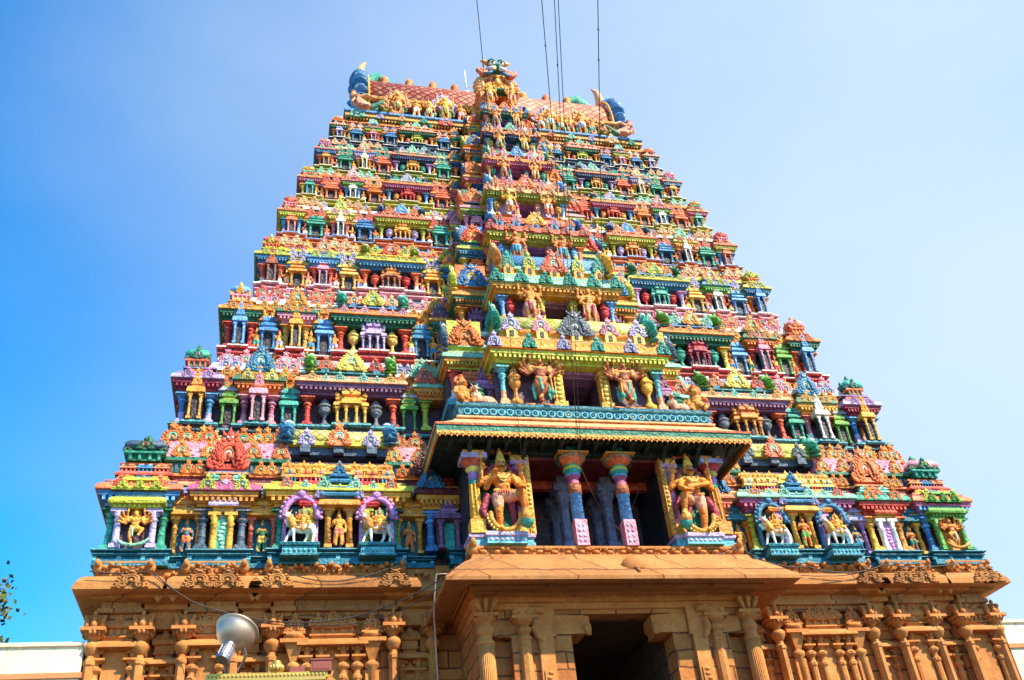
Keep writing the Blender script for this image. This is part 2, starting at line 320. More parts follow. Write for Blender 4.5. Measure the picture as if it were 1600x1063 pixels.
def t_shrine(kind):
    b = MB()
    def pil(x, w, z1, y=-.28):
        b.box(x-w,x+w,y-w*.8,y+w*.8,0,.05,0); b.lathe(x,y,[(w*.8,.05),(w*.66,.09),(w*.6,z1*.66),(w*.9,z1*.70),(w*.9,z1*.76),(w*.55,z1*.8),(w*1.05,z1*.88),(w*1.1,z1*.9)],8,0,ph=math.pi/8); b.box(x-w*1.15,x+w*1.15,y-w,y+w,z1*.9,z1,0)
    if kind == 'gable':
        for x in (-.30,.30): pil(x,.12,.52)
        b.box(-.42,.42,-.12,.2,0,.52,2); b.box(-.17,.17,-.16,-.12,.03,.5,3)
        b.wrap(-.42,.42,-.40,.2,kap(.12,.52,.13,0),0); b.wrap(-.26,.26,-.30,.2,[(0,.65),(0,.69),(.05,.70),(.05,.73)],1)
        b.put(t_kudu(),(0,-.24,.72),(.52,.6,.30))
    elif kind == 'flat':
        for x in (-.33,.33): pil(x,.11,.50)
        b.box(-.44,.44,-.12,.2,0,.50,2); b.box(-.2,.2,-.16,-.12,.03,.46,3)
        b.wrap(-.42,.42,-.40,.2,kap(.13,.50,.13,0),0)
        b.wrap(-.34,.34,-.30,.2,[(0,.63,1),(0,.69,1),(.09,.70,0),(.10,.74,0),(.03,.79,0)],0)
        b.wrap(-.30,.30,-.27,.2,[(0,.79,1),(0,.84,0),(.07,.85,0),(.08,.90,0),(.0,.98,0),(-.1,1.0,0)],0)
        for x in (-.34,.34): b.ell((x,-.24,.92),(.07,.1,.09),0,8,5)
        b.ell((0,-.32,.93),(.08,.06,.09),1,8,5)
    else:
        for x in (-.40,-.15,.15,.40): pil(x,.065,.46, -.30 if abs(x) < .3 else -.2)
        b.box(-.46,.46,-.08,.2,0,.46,2); b.box(-.09,.09,-.12,-.08,.02,.44,3)
        b.wrap(-.45,.45,-.24,.2,kap(.07,.46,.10,0),0); b.wrap(-.22,.22,-.36,.2,kap(.08,.47,.13,0),0)
        b.wrap(-.40,.40,-.18,.2,[(0,.56,1),(0,.62,1),(.05,.63,0),(.05,.67,0),(.0,.74,0)],0)
        b.wrap(-.20,.20,-.28,.2,[(0,.60,1),(0,.70,1),(.07,.72,0),(.07,.77,0),(.02,.86,0)],0)
        for x in (-.42,.42): b.tube([(x*.9,-.2,.70),(x,-.2,.76),(x*1.08,-.2,.84)],[.08,.07,.02],6,0)
        for x in (-.24,.24): b.tube([(x*.85,-.28,.80),(x,-.28,.88),(x*1.12,-.28,.98)],[.08,.07,.02],6,0)
        b.ell((0,-.3,.90),(.09,.07,.11),0,8,5); b.ell((0,-.34,.78),(.07,.05,.07),1,8,5)
    return b
def t_house():
    b = MB()
    b.box(-.46,.46,-.22,.3,0,.07,0); b.box(-.40,.40,-.08,.3,.07,.42,2)
    for x in (-.36,-.12,.12,.36): b.lathe(x,-.16,[(.07,.07),(.055,.12),(.05,.3),(.08,.36),(.08,.42)],6,0)
    b.wrap(-.42,.42,-.2,.3,kap(.1,.42,.15,1),1)
    b.wrap(-.32,.32,-.14,.3,[(0,.57,0),(0,.62,1),(.07,.66,1),(.1,.74,1),(.03,.86,1),(-.1,.92,1)],1)
    b.ell((0,-.2,.74),(.12,.08,.12),0,8,5); b.lathe(0,-.02,[(.1,.9),(.14,.95),(.05,1.02),(.01,1.12)],8,1)
    for x in (-.4,.4): b.ell((x,-.24,.55),(.07,.06,.09),1,6,4)
    return b
def t_dome():
    b = MB()
    b.box(-.42,.42,-.42,.42,0,.22,2)
    for x in (-.36,-.13,.13,.36): b.lathe(x,-.44,[(.06,0),(.05,.06),(.05,.16),(.08,.22)],6,0)
    b.wrap(-.42,.42,-.42,.42,[(0,.22,0),(.11,.23,0),(.12,.29,0),(.03,.36,0)],0)
    b.wrap(-.40,.40,-.40,.40,[(-.02,.36,0),(-.02,.42,1),(.08,.44,1),(.13,.52,1),(.12,.62,1),(.03,.76,1),(-.1,.85,1),(-.25,.9,1)],1,True)
    b.put(t_kudu(),(0,-.53,.36),(.42,.4,.42),0,[2,3,2]); b.put(t_kudu(),(-.53,0,.36),(.42,.4,.42),-math.pi/2,[2,3,2]); b.put(t_kudu(),(.53,0,.36),(.42,.4,.42),math.pi/2,[2,3,2])
    for x in (-.46,.46): b.put(t_kudu(),(x,-.46,.34),(.22,.3,.26),0,[2,3,2])
    b.lathe(0,0,[(.14,.88),(.2,.95),(.1,1.02),(.12,1.06),(.03,1.2),(.005,1.25)],8,2)
    return b
def t_fin():
    """ribbed horseshoe end-gable of a barrel roof; arch in the y-z plane, radius .5, thickness along x"""
    b = MB()
    for a in np.linspace(-14, 194, 14):
        t = R(a); y, z = -math.cos(t)*.52, math.sin(t)*.62+.1
        b.ell((.05,y,z),(.22,.052,.17),0,8,5,Matrix.Rotation(-(t-math.pi/2),3,'X'))
    b.tube([(0,-math.cos(R(a))*.40, math.sin(R(a))*.48+.08) for a in np.linspace(-10,190,14)], .08, 6, 1)
    b.ell((0,0,.18),(.07,.40,.42),1,8,6)
    b.tube([(0,-.1,.66),(0,-.18,.86),(0,-.06,1.04),(0,.12,1.06),(0,.16,.96)],[.14,.12,.09,.06,.03],7,0)   # curled crest
    b.tube([(0,-.55,.12),(0,-.72,.06),(0,-.78,.18)],[.1,.08,.03],6,0)
    b.ell((0,-.18,.92),(.15,.08,.08),2,6,4)
    b.tube([(.0,-.2,.62),(.1,-.26,.78),(.2,-.26,.94),(.14,-.26,1.06)],[.10,.08,.05,.015],6,0)
    return b
T = {}
for nm, mbx in (('column', t_column()), ('pot', t_pot()), ('kudu', t_kudu()), ('bigkudu', t_kudu(True)), ('gable', t_shrine('gable')),
                ('flat', t_shrine('flat')), ('double', t_shrine('double')), ('house', t_house()), ('dome', t_dome()), ('fin', t_fin())):
    T[nm] = mbx.mesh('template_'+nm, 4 if nm in ('gable','flat','double','dome') else 3)
T['house'] = t_house().mesh('template_house', 3)
def vault_mesh(L, ry, rz, n=14):
    """barrel vault of length L along x, springing at z=0, with UVs in metres"""
    me = bpy.data.meshes.new('vault'); vs = []; fs = []; uv = []
    for i in range(n+1):
        a = math.pi*i/n; vs += [(-L/2, -math.cos(a)*ry, math.sin(a)**.85*rz), (L/2, -math.cos(a)*ry, math.sin(a)**.85*rz)]
    ln = [0]
    for i in range(n): ln.append(ln[-1]+(Vector(vs[2*i+2])-Vector(vs[2*i])).length)
    for i in range(n):
        fs.append((2*i,2*i+1,2*i+3,2*i+2)); uv += [(-L/2,ln[i]),(L/2,ln[i]),(L/2,ln[i+1]),(-L/2,ln[i+1])]
    fs.append(tuple(2*i for i in range(n+1))); uv += [(0,0)]*(n+1)
    fs.append(tuple(2*i+1 for i in range(n,-1,-1))); uv += [(0,0)]*(n+1)
    fs.append((0,2*n,2*n+1,1)); uv += [(0,0)]*4
    me.from_pydata(vs, [], fs); l = me.uv_layers.new(name='UVMap')
    for i, q in enumerate(uv): l.data[i].uv = q
    for p in me.polygons: p.use_smooth = len(p.vertices) == 4 and p.index < n
    me.materials.append(None); me.update(); return me

# ------------------------------------------------------------------ figures: stucco bodies melted into one surface
def figure(name, caps, vox):
    b = MB(); segs = []
    for c in caps:
        if c[0] == 'e':
            b.ell(c[1], c[2], 0, 14, 10, c[4] if len(c) > 4 else None); segs.append(('e', Vector(c[1]), c[2], c[3]))
        else:
            p0, p1, r0, r1, sl_ = c; p0, p1 = Vector(p0), Vector(p1)
            b.tube([p0,p1],[r0,r1],10); b.ell(p0,r0,0,10,6); b.ell(p1,r1,0,10,6); segs.append(('c',p0,p1,r0,r1,sl_))
    me = b.mesh('raw'); o = bpy.data.objects.new('raw', me); COL.objects.link(o)
    md = o.modifiers.new('r','REMESH'); md.mode = 'VOXEL'; md.voxel_size = vox; md.use_smooth_shade = True
    sm = o.modifiers.new('s','SMOOTH'); sm.factor = .5; sm.iterations = 2
    dg = bpy.context.evaluated_depsgraph_get(); dg.update()
    out = bpy.data.meshes.new_from_object(o.evaluated_get(dg)); bpy.data.objects.remove(o); bpy.data.meshes.remove(me)
    out.name = name; nf = len(out.polygons); cen = np.empty(nf*3); out.polygons.foreach_get('center', cen); cen = cen.reshape(-1,3)
    best = np.full(nf, 1e9); idx = np.zeros(nf, int)
    for s in segs:
        if s[0] == 'e':
            d = np.linalg.norm((cen-np.array(s[1]))/np.array(s[2] if not isinstance(s[2], (int,float)) else (s[2],)*3), axis=1)-1
            d = d*min(s[2] if not isinstance(s[2], (int,float)) else (s[2],)); k = s[3]
        else:
            p0, p1 = np.array(s[1]), np.array(s[2]); ax = p1-p0; L2 = ax@ax+1e-12
            t = np.clip(((cen-p0)@ax)/L2, 0, 1); d = np.linalg.norm(cen-(p0+t[:,None]*ax), axis=1)-(s[3]+(s[4]-s[3])*t); k = s[5]
        w = d < best; best[w] = d[w]; idx[w] = k
    out.materials.clear()
    for _ in range(5): out.materials.append(None)
    out.polygons.foreach_set('material_index', idx.astype(np.int32)); out.polygons.foreach_set('use_smooth', np.ones(nf, bool)); out.update()
    return out
def limb(a, b, c, r0, r1, r2, m): return [(a,b,r0,r1,m),(b,c,r1,r2,m)]
def arm(sx, el, ha, item=None, fingers=False, m=0):
    s = (sx*.135,0,.775); L = limb(s, el, ha, .047,.038,.027, m)
    L += [(tuple(Vector(s).lerp(Vector(el),.35)-Vector((.0,0,.0))), tuple(Vector(s).lerp(Vector(el),.45)), .05,.05,2)]   # armlet
    w = Vector(el).lerp(Vector(ha),.9); L += [(tuple(w), tuple(w+(Vector(ha)-Vector(el))*.05), .036,.036,2)]       # bangle
    d = (Vector(ha)-Vector(el)).normalized(); h = Vector(ha)+d*.035
    if fingers:
        L += [('e', tuple(h), (.034,.024,.036), m)]
        sd_ = Vector((sx,0,0)) if abs(d.x) < .8 else Vector((0,0,1)); sd_ = (sd_-d*sd_.dot(d)).normalized()
        for q, ln in zip((-1.5,-.5,.5,1.5), (.040,.052,.05,.038)):
            p = h+sd_*q*.017+d*.02; e = p+d*ln+Vector((0,-.012,0)); L += [(tuple(p), tuple(e), .0105,.009,m)]
        L += [(tuple(h-sd_*.028), tuple(h-sd_*.055+d*.03+Vector((0,-.012,0))), .012,.010,m)]
    else: L += [('e', tuple(h), (.035,.028,.04), m)]
    if item == 'club':
        x, y, z = ha; L += [((x,y-.02,z+.04),(x+sx*.02,y-.03,.16),.017,.024,2),('e',(x+sx*.02,y-.03,.13),(.062,.062,.075),3),((x+sx*.02,y-.03,.06),(x+sx*.02,y-.03,.02),.03,.02,2)]
    if item == 'staff': x, y, z = ha; L += [((x,y-.03,z-.12),(x,y-.03,z+.2),.012,.012,2),('e',(x,y-.03,z+.2),(.03,.02,.05),2)]
    if item == 'loop':
        L += [((ha[0]+math.cos(t)*.05, ha[1]-.02, ha[2]+.1+math.sin(t)*.06),(ha[0]+math.cos(t+.9)*.05, ha[1]-.02, ha[2]+.1+math.sin(t+.9)*.06),.012,.012,2) for t in np.arange(0,6.2,.9)]
    return L
def trunk(skirt=1, halo=False, hair=False):
    L = [('e',(0,0,.70),(.125,.085,.105),0),('e',(0,-.015,.60),(.098,.082,.085),0),('e',(0,0,.51),(.128,.092,.08),skirt),
         ((0,0,.78),(0,-.005,.85),.048,.045,0),('e',(0,-.012,.90),(.058,.066,.072),0),('e',(0,-.078,.893),(.014,.016,.02),0),
         ((-.10,-.035,.79),(.10,-.035,.79),.02,.02,2),((-.07,-.075,.74),(.07,-.075,.74),.018,.018,2),((-.11,-.05,.545),(.11,-.05,.545),.026,.026,2),
         ((0,-.01,.955),(0,0,1.0),.068,.06,2),((0,0,1.0),(0,0,1.12),.052,.026,2),('e',(0,0,1.15),(.022,.022,.03),2)]
    for s in (-1,1): L += [('e',(s*.062,0,.885),(.017,.022,.034),2),((s*.10,.02,.80),(s*.13,.03,.86),.045,.02,2)]
    if halo: L += [('e',(math.cos(t)*.12,.03,.93+math.sin(t)*.14),(.04,.025,.04),4) for t in np.linspace(-.3,3.44,9)]
    if hair: L += [('e',(s*(.09+.05*q),.02,.93-.05*q),(.05,.03,.03),4) for s in (-1,1) for q in range(4)]
    return L
def legs(l, r, m=0, pm=1):
    L = []
    for hip, kn, an, toe in (l, r):
        k = Vector(hip).lerp(Vector(kn),.55)
        L += [(hip,tuple(k),.082,.07,pm),(tuple(k),kn,.066,.052,m),(kn,tuple(Vector(kn).lerp(Vector(an),.4)),.05,.048,m),(tuple(Vector(kn).lerp(Vector(an),.4)),an,.048,.03,m),(an,toe,.032,.022,m)]
        a2 = Vector(kn).lerp(Vector(an),.88); L += [(tuple(a2),tuple(Vector(kn).lerp(Vector(an),.92)),.042,.042,2)]
    return L
STAND = (((-.065,0,.48),(-.075,-.015,.27),(-.075,.015,.05),(-.085,-.07,.022)),((.065,0,.48),(.08,-.025,.27),(.075,.0,.05),(.095,-.08,.022)))
CROSS = (((-.065,0,.48),(-.07,-.02,.27),(-.03,.015,.05),(-.05,-.07,.022)),((.065,0,.48),(.07,-.09,.29),(-.06,-.06,.10),(-.10,-.11,.05)))
DANCE = (((-.065,0,.48),(-.10,-.05,.27),(-.04,.0,.05),(-.05,-.07,.022)),((.065,0,.48),(.22,-.10,.44),(.13,-.12,.24),(.16,-.18,.22)))
SASH = [('e',(-.15,.03,.27),(.05,.03,.2),3),('e',(.15,.03,.27),(.05,.03,.2),3),((-.05,-.08,.5),(-.02,-.09,.24),.03,.022,3)]
F = {}
F['small'] = figure('figurine_small', trunk()+legs(*STAND)+arm(-1,(-.19,.0,.62),(-.16,-.09,.68))+arm(1,(.2,.02,.62),(.19,-.02,.47))+[((-.09,.01,.5),(-.11,.02,.12),.05,.06,1),((.09,.01,.5),(.11,.02,.12),.05,.06,1)], .022)
F['smallb'] = figure('figurine_hand_up', trunk()+legs(*STAND)+arm(-1,(-.22,.0,.66),(-.25,-.06,.84))+arm(1,(.2,.02,.62),(.12,-.1,.6))+SASH, .022)
F['guard'] = figure('guardian_body', trunk(halo=True)+legs(*STAND)+SASH+arm(-1,(-.27,.0,.74),(-.26,-.04,.93),'staff')+arm(1,(.27,.0,.74),(.26,-.04,.93),'loop')+arm(-1,(-.22,-.03,.62),(-.15,-.13,.70))+arm(1,(.23,-.02,.60),(.2,-.12,.50),'club'), .016)
fan = []
for s in (-1,1):
    for a in (48,16,-14,-42): ex, ez = .13+.16*math.cos(R(a)), .75+.15*math.sin(R(a)); fan += arm(s,(s*ex,.03,ez),(s*(ex+.15*math.cos(R(a+52))),-.07,ez+.15*math.sin(R(a+52))),'staff' if a == 48 else None)
F['many'] = figure('many_armed_body', trunk(halo=True)+legs(*CROSS)+SASH+fan+arm(1,(.2,-.05,.60),(.14,-.13,.50),'club'), .014)
F['dance'] = figure('dancer_body', trunk(halo=True)+legs(*DANCE)+fan+[((-.05,-.08,.5),(-.02,-.09,.24),.03,.022,3)], .015)
BIGL = (((-.07,0,.48),(-.075,-.03,.27),(-.055,.01,.05),(-.07,-.1,.02)),((.07,0,.48),(.215,-.16,.47),(.235,-.12,.23),(.285,-.19,.215)))
def big(m):
    L = trunk(halo=False, hair=True)+legs(*[tuple((m*p[0],p[1],p[2]) for p in q) for q in BIGL])
    L += (arm(-m,(-m*.21,-.02,.60),(-m*.15,-.13,.70),None,True) if m > 0 else arm(1,(.19,-.10,.67),(-.05,-.17,.60),None,True))+arm(m,(m*.19,-.06,.63),(m*.2,-.20,.545),None,True)
    L += arm(-m,(-m*.29,.03,.66),(-m*.26,-.03,.82),'staff',True)+arm(m,(m*.29,.03,.66),(m*.26,-.03,.82),'loop',True)
    L += [((m*.245,-.15,.18),(m*.245,-.13,.10),.06,.085,3),((m*.245,-.13,.10),(m*.245,-.13,.03),.085,.03,3),((m*.245,-.15,.17),(m*.245,-.15,.145),.075,.078,2)]
    # wreath of the loop hanging to the pedestal, scarf, arch over the crown
    g = [(math.cos(t)*.19-.0*m, -.05, .22+math.sin(t)*.2) for t in np.linspace(R(175),R(365),12)]
    L += [(g[i],g[i+1],.032,.032,2) for i in range(11)]
    a = [(math.cos(t)*.27, .04, .92+math.sin(t)*.22) for t in np.linspace(R(12),R(168),14)]
    L += [(a[i],a[i+1],.02,.02,4) for i in range(13)]
    f_ = [(math.cos(t)*.31, .05, .90+math.sin(t)*.25) for t in np.linspace(R(5),R(175),13)]; L += [('e',p,(.026,.03,.034),2) for p in f_]
    L += [((m*.16,.05,.52),(m*.27,.04,.40),.05,.045,4),((m*.27,.04,.40),(m*.30,.03,.24),.04,.02,4)]
    L += [((-m*.2,.04,.5),(-m*.27,.02,.3),.05,.05,4),((-m*.27,.02,.3),(-m*.2,.02,.08),.05,.03,4),((m*.1,.02,.4),(m*.12,.02,.14),.05,.03,4)]
    L += [((-m*.07,-.06,.73),(m*.05,-.09,.60),.014,.014,2),((-.05,-.088,.70),(.05,-.088,.70),.016,.016,2)]
    return L
F['bigl'] = figure('door_guardian_left', big(1), .0085)
F['bigr'] = figure('door_guardian_right', big(-1), .0085)
SEAT = (((-.08,0,.08),(-.24,-.12,.07),(-.06,-.2,.05),(-.02,-.22,.05)),((.08,0,.08),(.24,-.1,.07),(.20,-.2,-.1),(.2,-.26,-.12)))
def lift(caps, dz):
    out = []
    for c in caps:
        if c[0] == 'e': out.append(('e',(c[1][0],c[1][1],c[1][2]+dz))+tuple(c[2:]))
        else: out.append(((c[0][0],c[0][1],c[0][2]+dz),(c[1][0],c[1][1],c[1][2]+dz))+tuple(c[2:]))
    return out
seated = lift(trunk(halo=True)+arm(-1,(-.2,-.02,.62),(-.17,-.1,.74),'staff')+arm(1,(.2,-.02,.62),(.14,-.13,.6))+arm(-1,(-.24,.02,.7),(-.27,-.02,.86))+arm(1,(.24,.02,.7),(.27,-.02,.86),'staff'), -.43)+legs(*SEAT)
F['rider'] = figure('seated_deity_body', seated, .016)
F['dwarf'] = figure('dwarf_body', [('e',(0,-.04,.30),(.2,.19,.2),0),('e',(0,-.2,.27),(.03,.03,.03),2),('e',(0,0,.52),(.19,.13,.14),0),('e',(0,-.04,.74),(.12,.12,.13),0),('e',(0,-.16,.72),(.03,.03,.035),0),
    ('e',(0,.02,.87),(.13,.11,.07),2),('e',(0,.02,.98),(.09,.08,.07),2),('e',(-.14,0,.72),(.04,.05,.08),2),('e',(.14,0,.72),(.04,.05,.08),2),((-.14,-.05,.56),(.14,-.05,.56),.03,.03,2),
    ((-.18,0,.55),(-.27,-.06,.36),.07,.055,0),((-.27,-.06,.36),(-.18,-.22,.26),.055,.045,0),((.18,0,.55),(.28,-.06,.42),.07,.055,0),((.28,-.06,.42),(.16,-.2,.46),.055,.045,0),
    ((-.1,-.05,.14),(-.24,-.24,.16),.1,.08,1),((-.24,-.24,.16),(-.16,-.3,.03),.075,.05,0),((.1,-.05,.14),(.24,-.22,.16),.1,.08,1),((.24,-.22,.16),(.16,-.3,.03),.075,.05,0),('e',(0,.02,.1),(.22,.18,.1),1)]+
    [('e',(math.cos(t)*.17,.06,.82+math.sin(t)*.17),(.05,.03,.05),2) for t in np.linspace(-.2,3.3,9)], .02)
F['lying'] = figure('lying_bull_body', [('e',(.1,0,.2),(.34,.16,.19),0),('e',(-.16,-.02,.26),(.14,.13,.15),0),((-.2,-.04,.3),(-.26,-.1,.55),.11,.08,0),('e',(-.27,-.14,.62),(.075,.09,.085),0),((-.27,-.18,.6),(-.27,-.27,.55),.06,.045,0),
    ('e',(-.27,-.27,.55),(.048,.04,.04),1),((-.33,-.1,.7),(-.39,-.1,.82),.025,.01,2),((-.21,-.1,.7),(-.15,-.1,.82),.025,.01,2),('e',(-.37,-.1,.65),(.06,.025,.03),1),('e',(-.17,-.1,.65),(.06,.025,.03),1),
    ((-.2,-.14,.1),(-.06,-.26,.05),.06,.045,0),((.3,-.1,.14),(.1,-.22,.05),.09,.05,0),((-.3,-.03,.4),(-.16,-.03,.4),.12,.12,2),((.42,0,.22),(.5,-.02,.06),.03,.02,0)], .02)
F['bull'] = figure('standing_bull_body', [('e',(.05,0,.56),(.36,.16,.17),0),('e',(-.2,0,.64),(.17,.14,.18),0),('e',(-.12,0,.78),(.1,.09,.08),0),('e',(.3,0,.58),(.15,.15,.16),0),((-.28,-.02,.68),(-.40,-.05,.90),.13,.1,0),('e',(-.43,-.08,.98),(.09,.10,.1),0),
    ((-.44,-.12,.96),(-.47,-.22,.88),.075,.055,0),('e',(-.475,-.225,.875),(.058,.045,.05),3),((-.36,-.05,1.06),(-.30,-.05,1.18),.03,.012,2),((-.50,-.05,1.06),(-.56,-.05,1.18),.03,.012,2),('e',(-.31,-.04,.99),(.07,.03,.035),3),('e',(-.55,-.04,.99),(.07,.03,.035),3),
    ((-.24,-.08,.5),(-.22,-.1,.24),.075,.045,0),((-.22,-.1,.24),(-.2,-.1,.02),.045,.042,0),((-.3,.08,.5),(-.42,.04,.26),.075,.045,0),((-.42,.04,.26),(-.5,.02,.04),.045,.04,0),
    ((.34,-.07,.52),(.40,-.09,.28),.1,.05,0),((.40,-.09,.28),(.36,-.1,.02),.048,.042,0),((.24,.08,.5),(.2,.06,.26),.09,.05,0),((.2,.06,.26),(.08,.05,.04),.048,.04,0),
    ((.42,-.02,.62),(.50,-.06,.36),.03,.022,0),((.50,-.06,.36),(.48,-.06,.12),.024,.03,3),((-.3,-.03,.80),(-.22,-.03,.62),.15,.165,2),((-.36,-.04,.9),(-.35,-.04,.86),.125,.125,1)]+
    [('e',(.05,0,.66),(.22,.165,.13),1),((.05,-.15,.62),(.05,-.15,.45),.05,.06,1)]+[('e',(-.12+.06*i,-.16,.50),(.025,.02,.03),2) for i in range(7)], .018)
F['recline'] = figure('reclining_giant_body', [((.0,0,.22),(-.42,0,.5),.15,.16,0),('e',(-.5,-.02,.72),(.11,.12,.12),0),('e',(-.5,0,.86),(.12,.11,.08),2),((-.42,-.1,.55),(-.55,-.12,.3),.07,.05,0),((-.55,-.12,.3),(-.36,-.2,.12),.05,.045,0),((-.36,-.1,.55),(-.1,-.18,.62),.07,.05,0),((-.1,-.18,.62),(.12,-.2,.48),.05,.045,0),
    ((.05,-.05,.2),(.38,-.1,.42),.12,.09,1),((.38,-.1,.42),(.66,-.1,.12),.08,.05,0),((.05,.02,.14),(.45,-.02,.12),.12,.09,1),((.45,-.02,.12),(.85,-.06,.07),.08,.05,0),((.85,-.06,.07),(.9,-.1,.14),.045,.03,0),((-.5,-.05,.58),(-.38,-.1,.6),.1,.1,2)], .022)

# ------------------------------------------------------------------ the ground and what stands beside the tower
gm = plain('paving_ground', (.05, .042, .035), .9)
g = MB(); g.add([(-3000,-3000,0),(3000,-3000,0),(3000,3000,0),(-3000,3000,0)],[(0,1,2,3)]); go = build('ground', g, gm); go['kind'] = 'structure'
wallm = stone('limewash', (.86,.72,.46), (.90,.80,.58), joint=False); bandm = plain('ochre_band', (.55,.22,.08), .8)
def side_wall(x0, x1, ztop, label, y=.3):
    t = tag(empty('compound_wall', (x0, y, 0)), label, 'wall')
    b = MB(); b.box(0, x1-x0, 0, 1.2, 0, ztop-.14, 0); b.wrap(0, x1-x0, 0, 1.2, [(.0,ztop-.14),(.07,ztop-.12),(.08,ztop-.02),(.03,ztop)],0); build('masonry', b, wallm, t)
    c = MB(); c.wrap(0, x1-x0, 0, 1.2, [(.003,ztop-1.05),(.06,ztop-1.03),(.06,ztop-.88),(.003,ztop-.86)],0); build('string_course', c, bandm, t)
side_wall(-60, -15.45, 11.17, 'pale limewashed wall with ochre band left of the tower base')
side_wall(15.45, 60, 11.35, 'pale limewashed wall right of the tower base')

# tree beyond the left wall: only the tips of its branches reach the frame
def tree():
    t = tag(empty('tree', (-24.15, 6, 0)), 'green leafy tree beyond the left wall, branch tips showing', 'tree')
    b = MB(); rnd = random.Random(3); tips = []
    b.tube([(0,0,0),(.1,.1,4),(-.1,0,8),(.2,0,11)],[.45,.38,.3,.16],10)
    for i in range(26):
        a = rnd.uniform(0,6.28); z0 = rnd.uniform(5.5,11); L = rnd.uniform(2.0,3.6); e = (math.cos(a)*L, math.sin(a)*L, z0+rnd.uniform(.6,3.4))
        m_ = (e[0]*.5, e[1]*.5, (z0+e[2])*.5+.3); b.tube([(0,0,z0),m_,e],[.12,.07,.025],6); tips.append(e); tips.append(m_)
    for e in ((4.0,.3,14.9),(4.25,.1,14.3),(4.55,.1,12.6),(3.7,0,15.3),(3.95,.1,11.5)):
        b.tube([(0,0,10.5),(e[0]*.5,0,e[2]-.6),e],[.1,.06,.02],6); tips += [e,e,(e[0]-.4,e[1],e[2]+.1),(e[0]-.3,e[1],e[2]-.3)]
    build('trunk', b, plain('bark', (.13,.085,.05), .9), t)
    l = MB()
    for e in tips:
        for _ in range(200):
            p = Vector(e)+Vector((rnd.gauss(0,.34),rnd.gauss(0,.34),rnd.gauss(0,.30))); d = Vector((rnd.gauss(0,1),rnd.gauss(0,1),rnd.gauss(-.3,.7))).normalized(); w = d.orthogonal().normalized()*.075; d = d*.24
            l.add([tuple(p),tuple(p+d*.5+w),tuple(p+d),tuple(p+d*.5-w)],[(0,1,2,3)], rnd.choice((0,0,1)))
    build('crown', l, [plain('leaf_green', (.07,.11,.02), .5), plain('leaf_olive', (.15,.12,.03), .5)], t)
tree()

# ------------------------------------------------------------------ temple tower
tower = tag(empty('temple_tower'), 'tall tapering temple gateway tower with brightly painted sculpted tiers on a carved stone base', 'temple tower')
TW = [15.5,13.98,12.64,11.54,10.77,10.03,9.28,8.63,8.25]
TZ = [13.69,18.80,22.65,26.37,29.58,32.38,34.80,37.28,39.33]
TY = [.625*(15.5-w) for w in TW]
DEPTH = 17.0                                       # plan depth of the base

# ---- stone base -----------------------------------------------------------
base = MB()
base.box(-15.3,-4.2,1.0,DEPTH,0,12.45); base.box(4.2,15.3,1.0,DEPTH,0,12.45); base.box(-4.2,4.2,9.0,DEPTH,0,12.45); base.box(-4.2,4.2,2.5,9.0,11.3,12.45)
for s in (-1,1):
    for x0,x1 in ((15.3,13.75),(12.9,11.1),(10.45,6.3)): base.box(*sorted((s*x0,s*x1)),.62,1.1,0,11.8)
    base.box(*sorted((s*5.65,s*4.3)),.75,1.1,0,11.8)
stone_base = build('stone_base', base, STW, tower)
def t_pilaster():
    b = MB()                                       # height 1 = 12 m shaft to bracket top; drawn in metres
    b.box(-.36,.36,-.3,.3,0,.9); b.box(-.28,.28,-.25,.25,.9,1.15)
    b.lathe(0,0,[(.27,1.15),(.25,1.5),(.235,8.6),(.27,8.64),(.27,8.76),(.23,8.8),(.22,10.45),(.26,10.49),(.26,10.6),(.19,10.66),(.18,10.76)],8,ph=math.pi/8,sm=False)
    b.lathe(0,0,[(.19,10.76),(.23,10.80),(.35,10.93),(.37,11.02),(.30,11.10),(.18,11.16),(.20,11.2),(.40,11.34),(.46,11.42)],14)
    for k in range(14): a = k*.4488; b.ell((math.cos(a)*.43,math.sin(a)*.43,11.37),(.07,.07,.08),0,6,4)
    b.box(-.52,.52,-.46,.3,11.42,11.52); b.box(-.2,.2,-.2,.3,11.52,11.82); b.box(-.46,.46,-.16,.3,11.82,11.94); b.prism([(-.46,11.82),(-.2,11.6),(.2,11.6),(.46,11.82)],-.14,.3)
    b.ell((0,-.28,11.78),(.11,.1,.12),0,8,6); b.ell((0,-.32,11.62),(.15,.12,.11),0,8,6); b.lathe(0,-.29,[(.10,11.86),(.08,11.92),(.1,11.96),(.03,12.05)],8)
    for x in (-.32,.32): b.ell((x,-.2,11.68),(.13,.1,.16),0,8,6); b.ell((x*1.2,-.22,11.84),(.09,.08,.09),0,6,4)
    return b
PILM = t_pilaster().mesh('pilaster',1)
def t_smallpil():
    b = MB()
    b.lathe(0,0,[(.12,0),(.115,2.6),(.15,2.66),(.15,2.74),(.10,2.8),(.10,2.9),(.19,3.0),(.2,3.07),(.11,3.14),(.10,3.2),(.2,3.28)],8,sm=False); b.box(-.25,.25,-.2,.2,3.28,3.34); b.ell((0,-.1,3.44),(.1,.09,.1),0,8,5); b.box(-.17,.17,-.1,.2,3.5,3.6); b.ell((0,-.14,3.56),(.08,.07,.07),0,8,5); b.box(-.08,.08,-.06,.2,3.34,3.5)
    return b
SPM = t_smallpil()
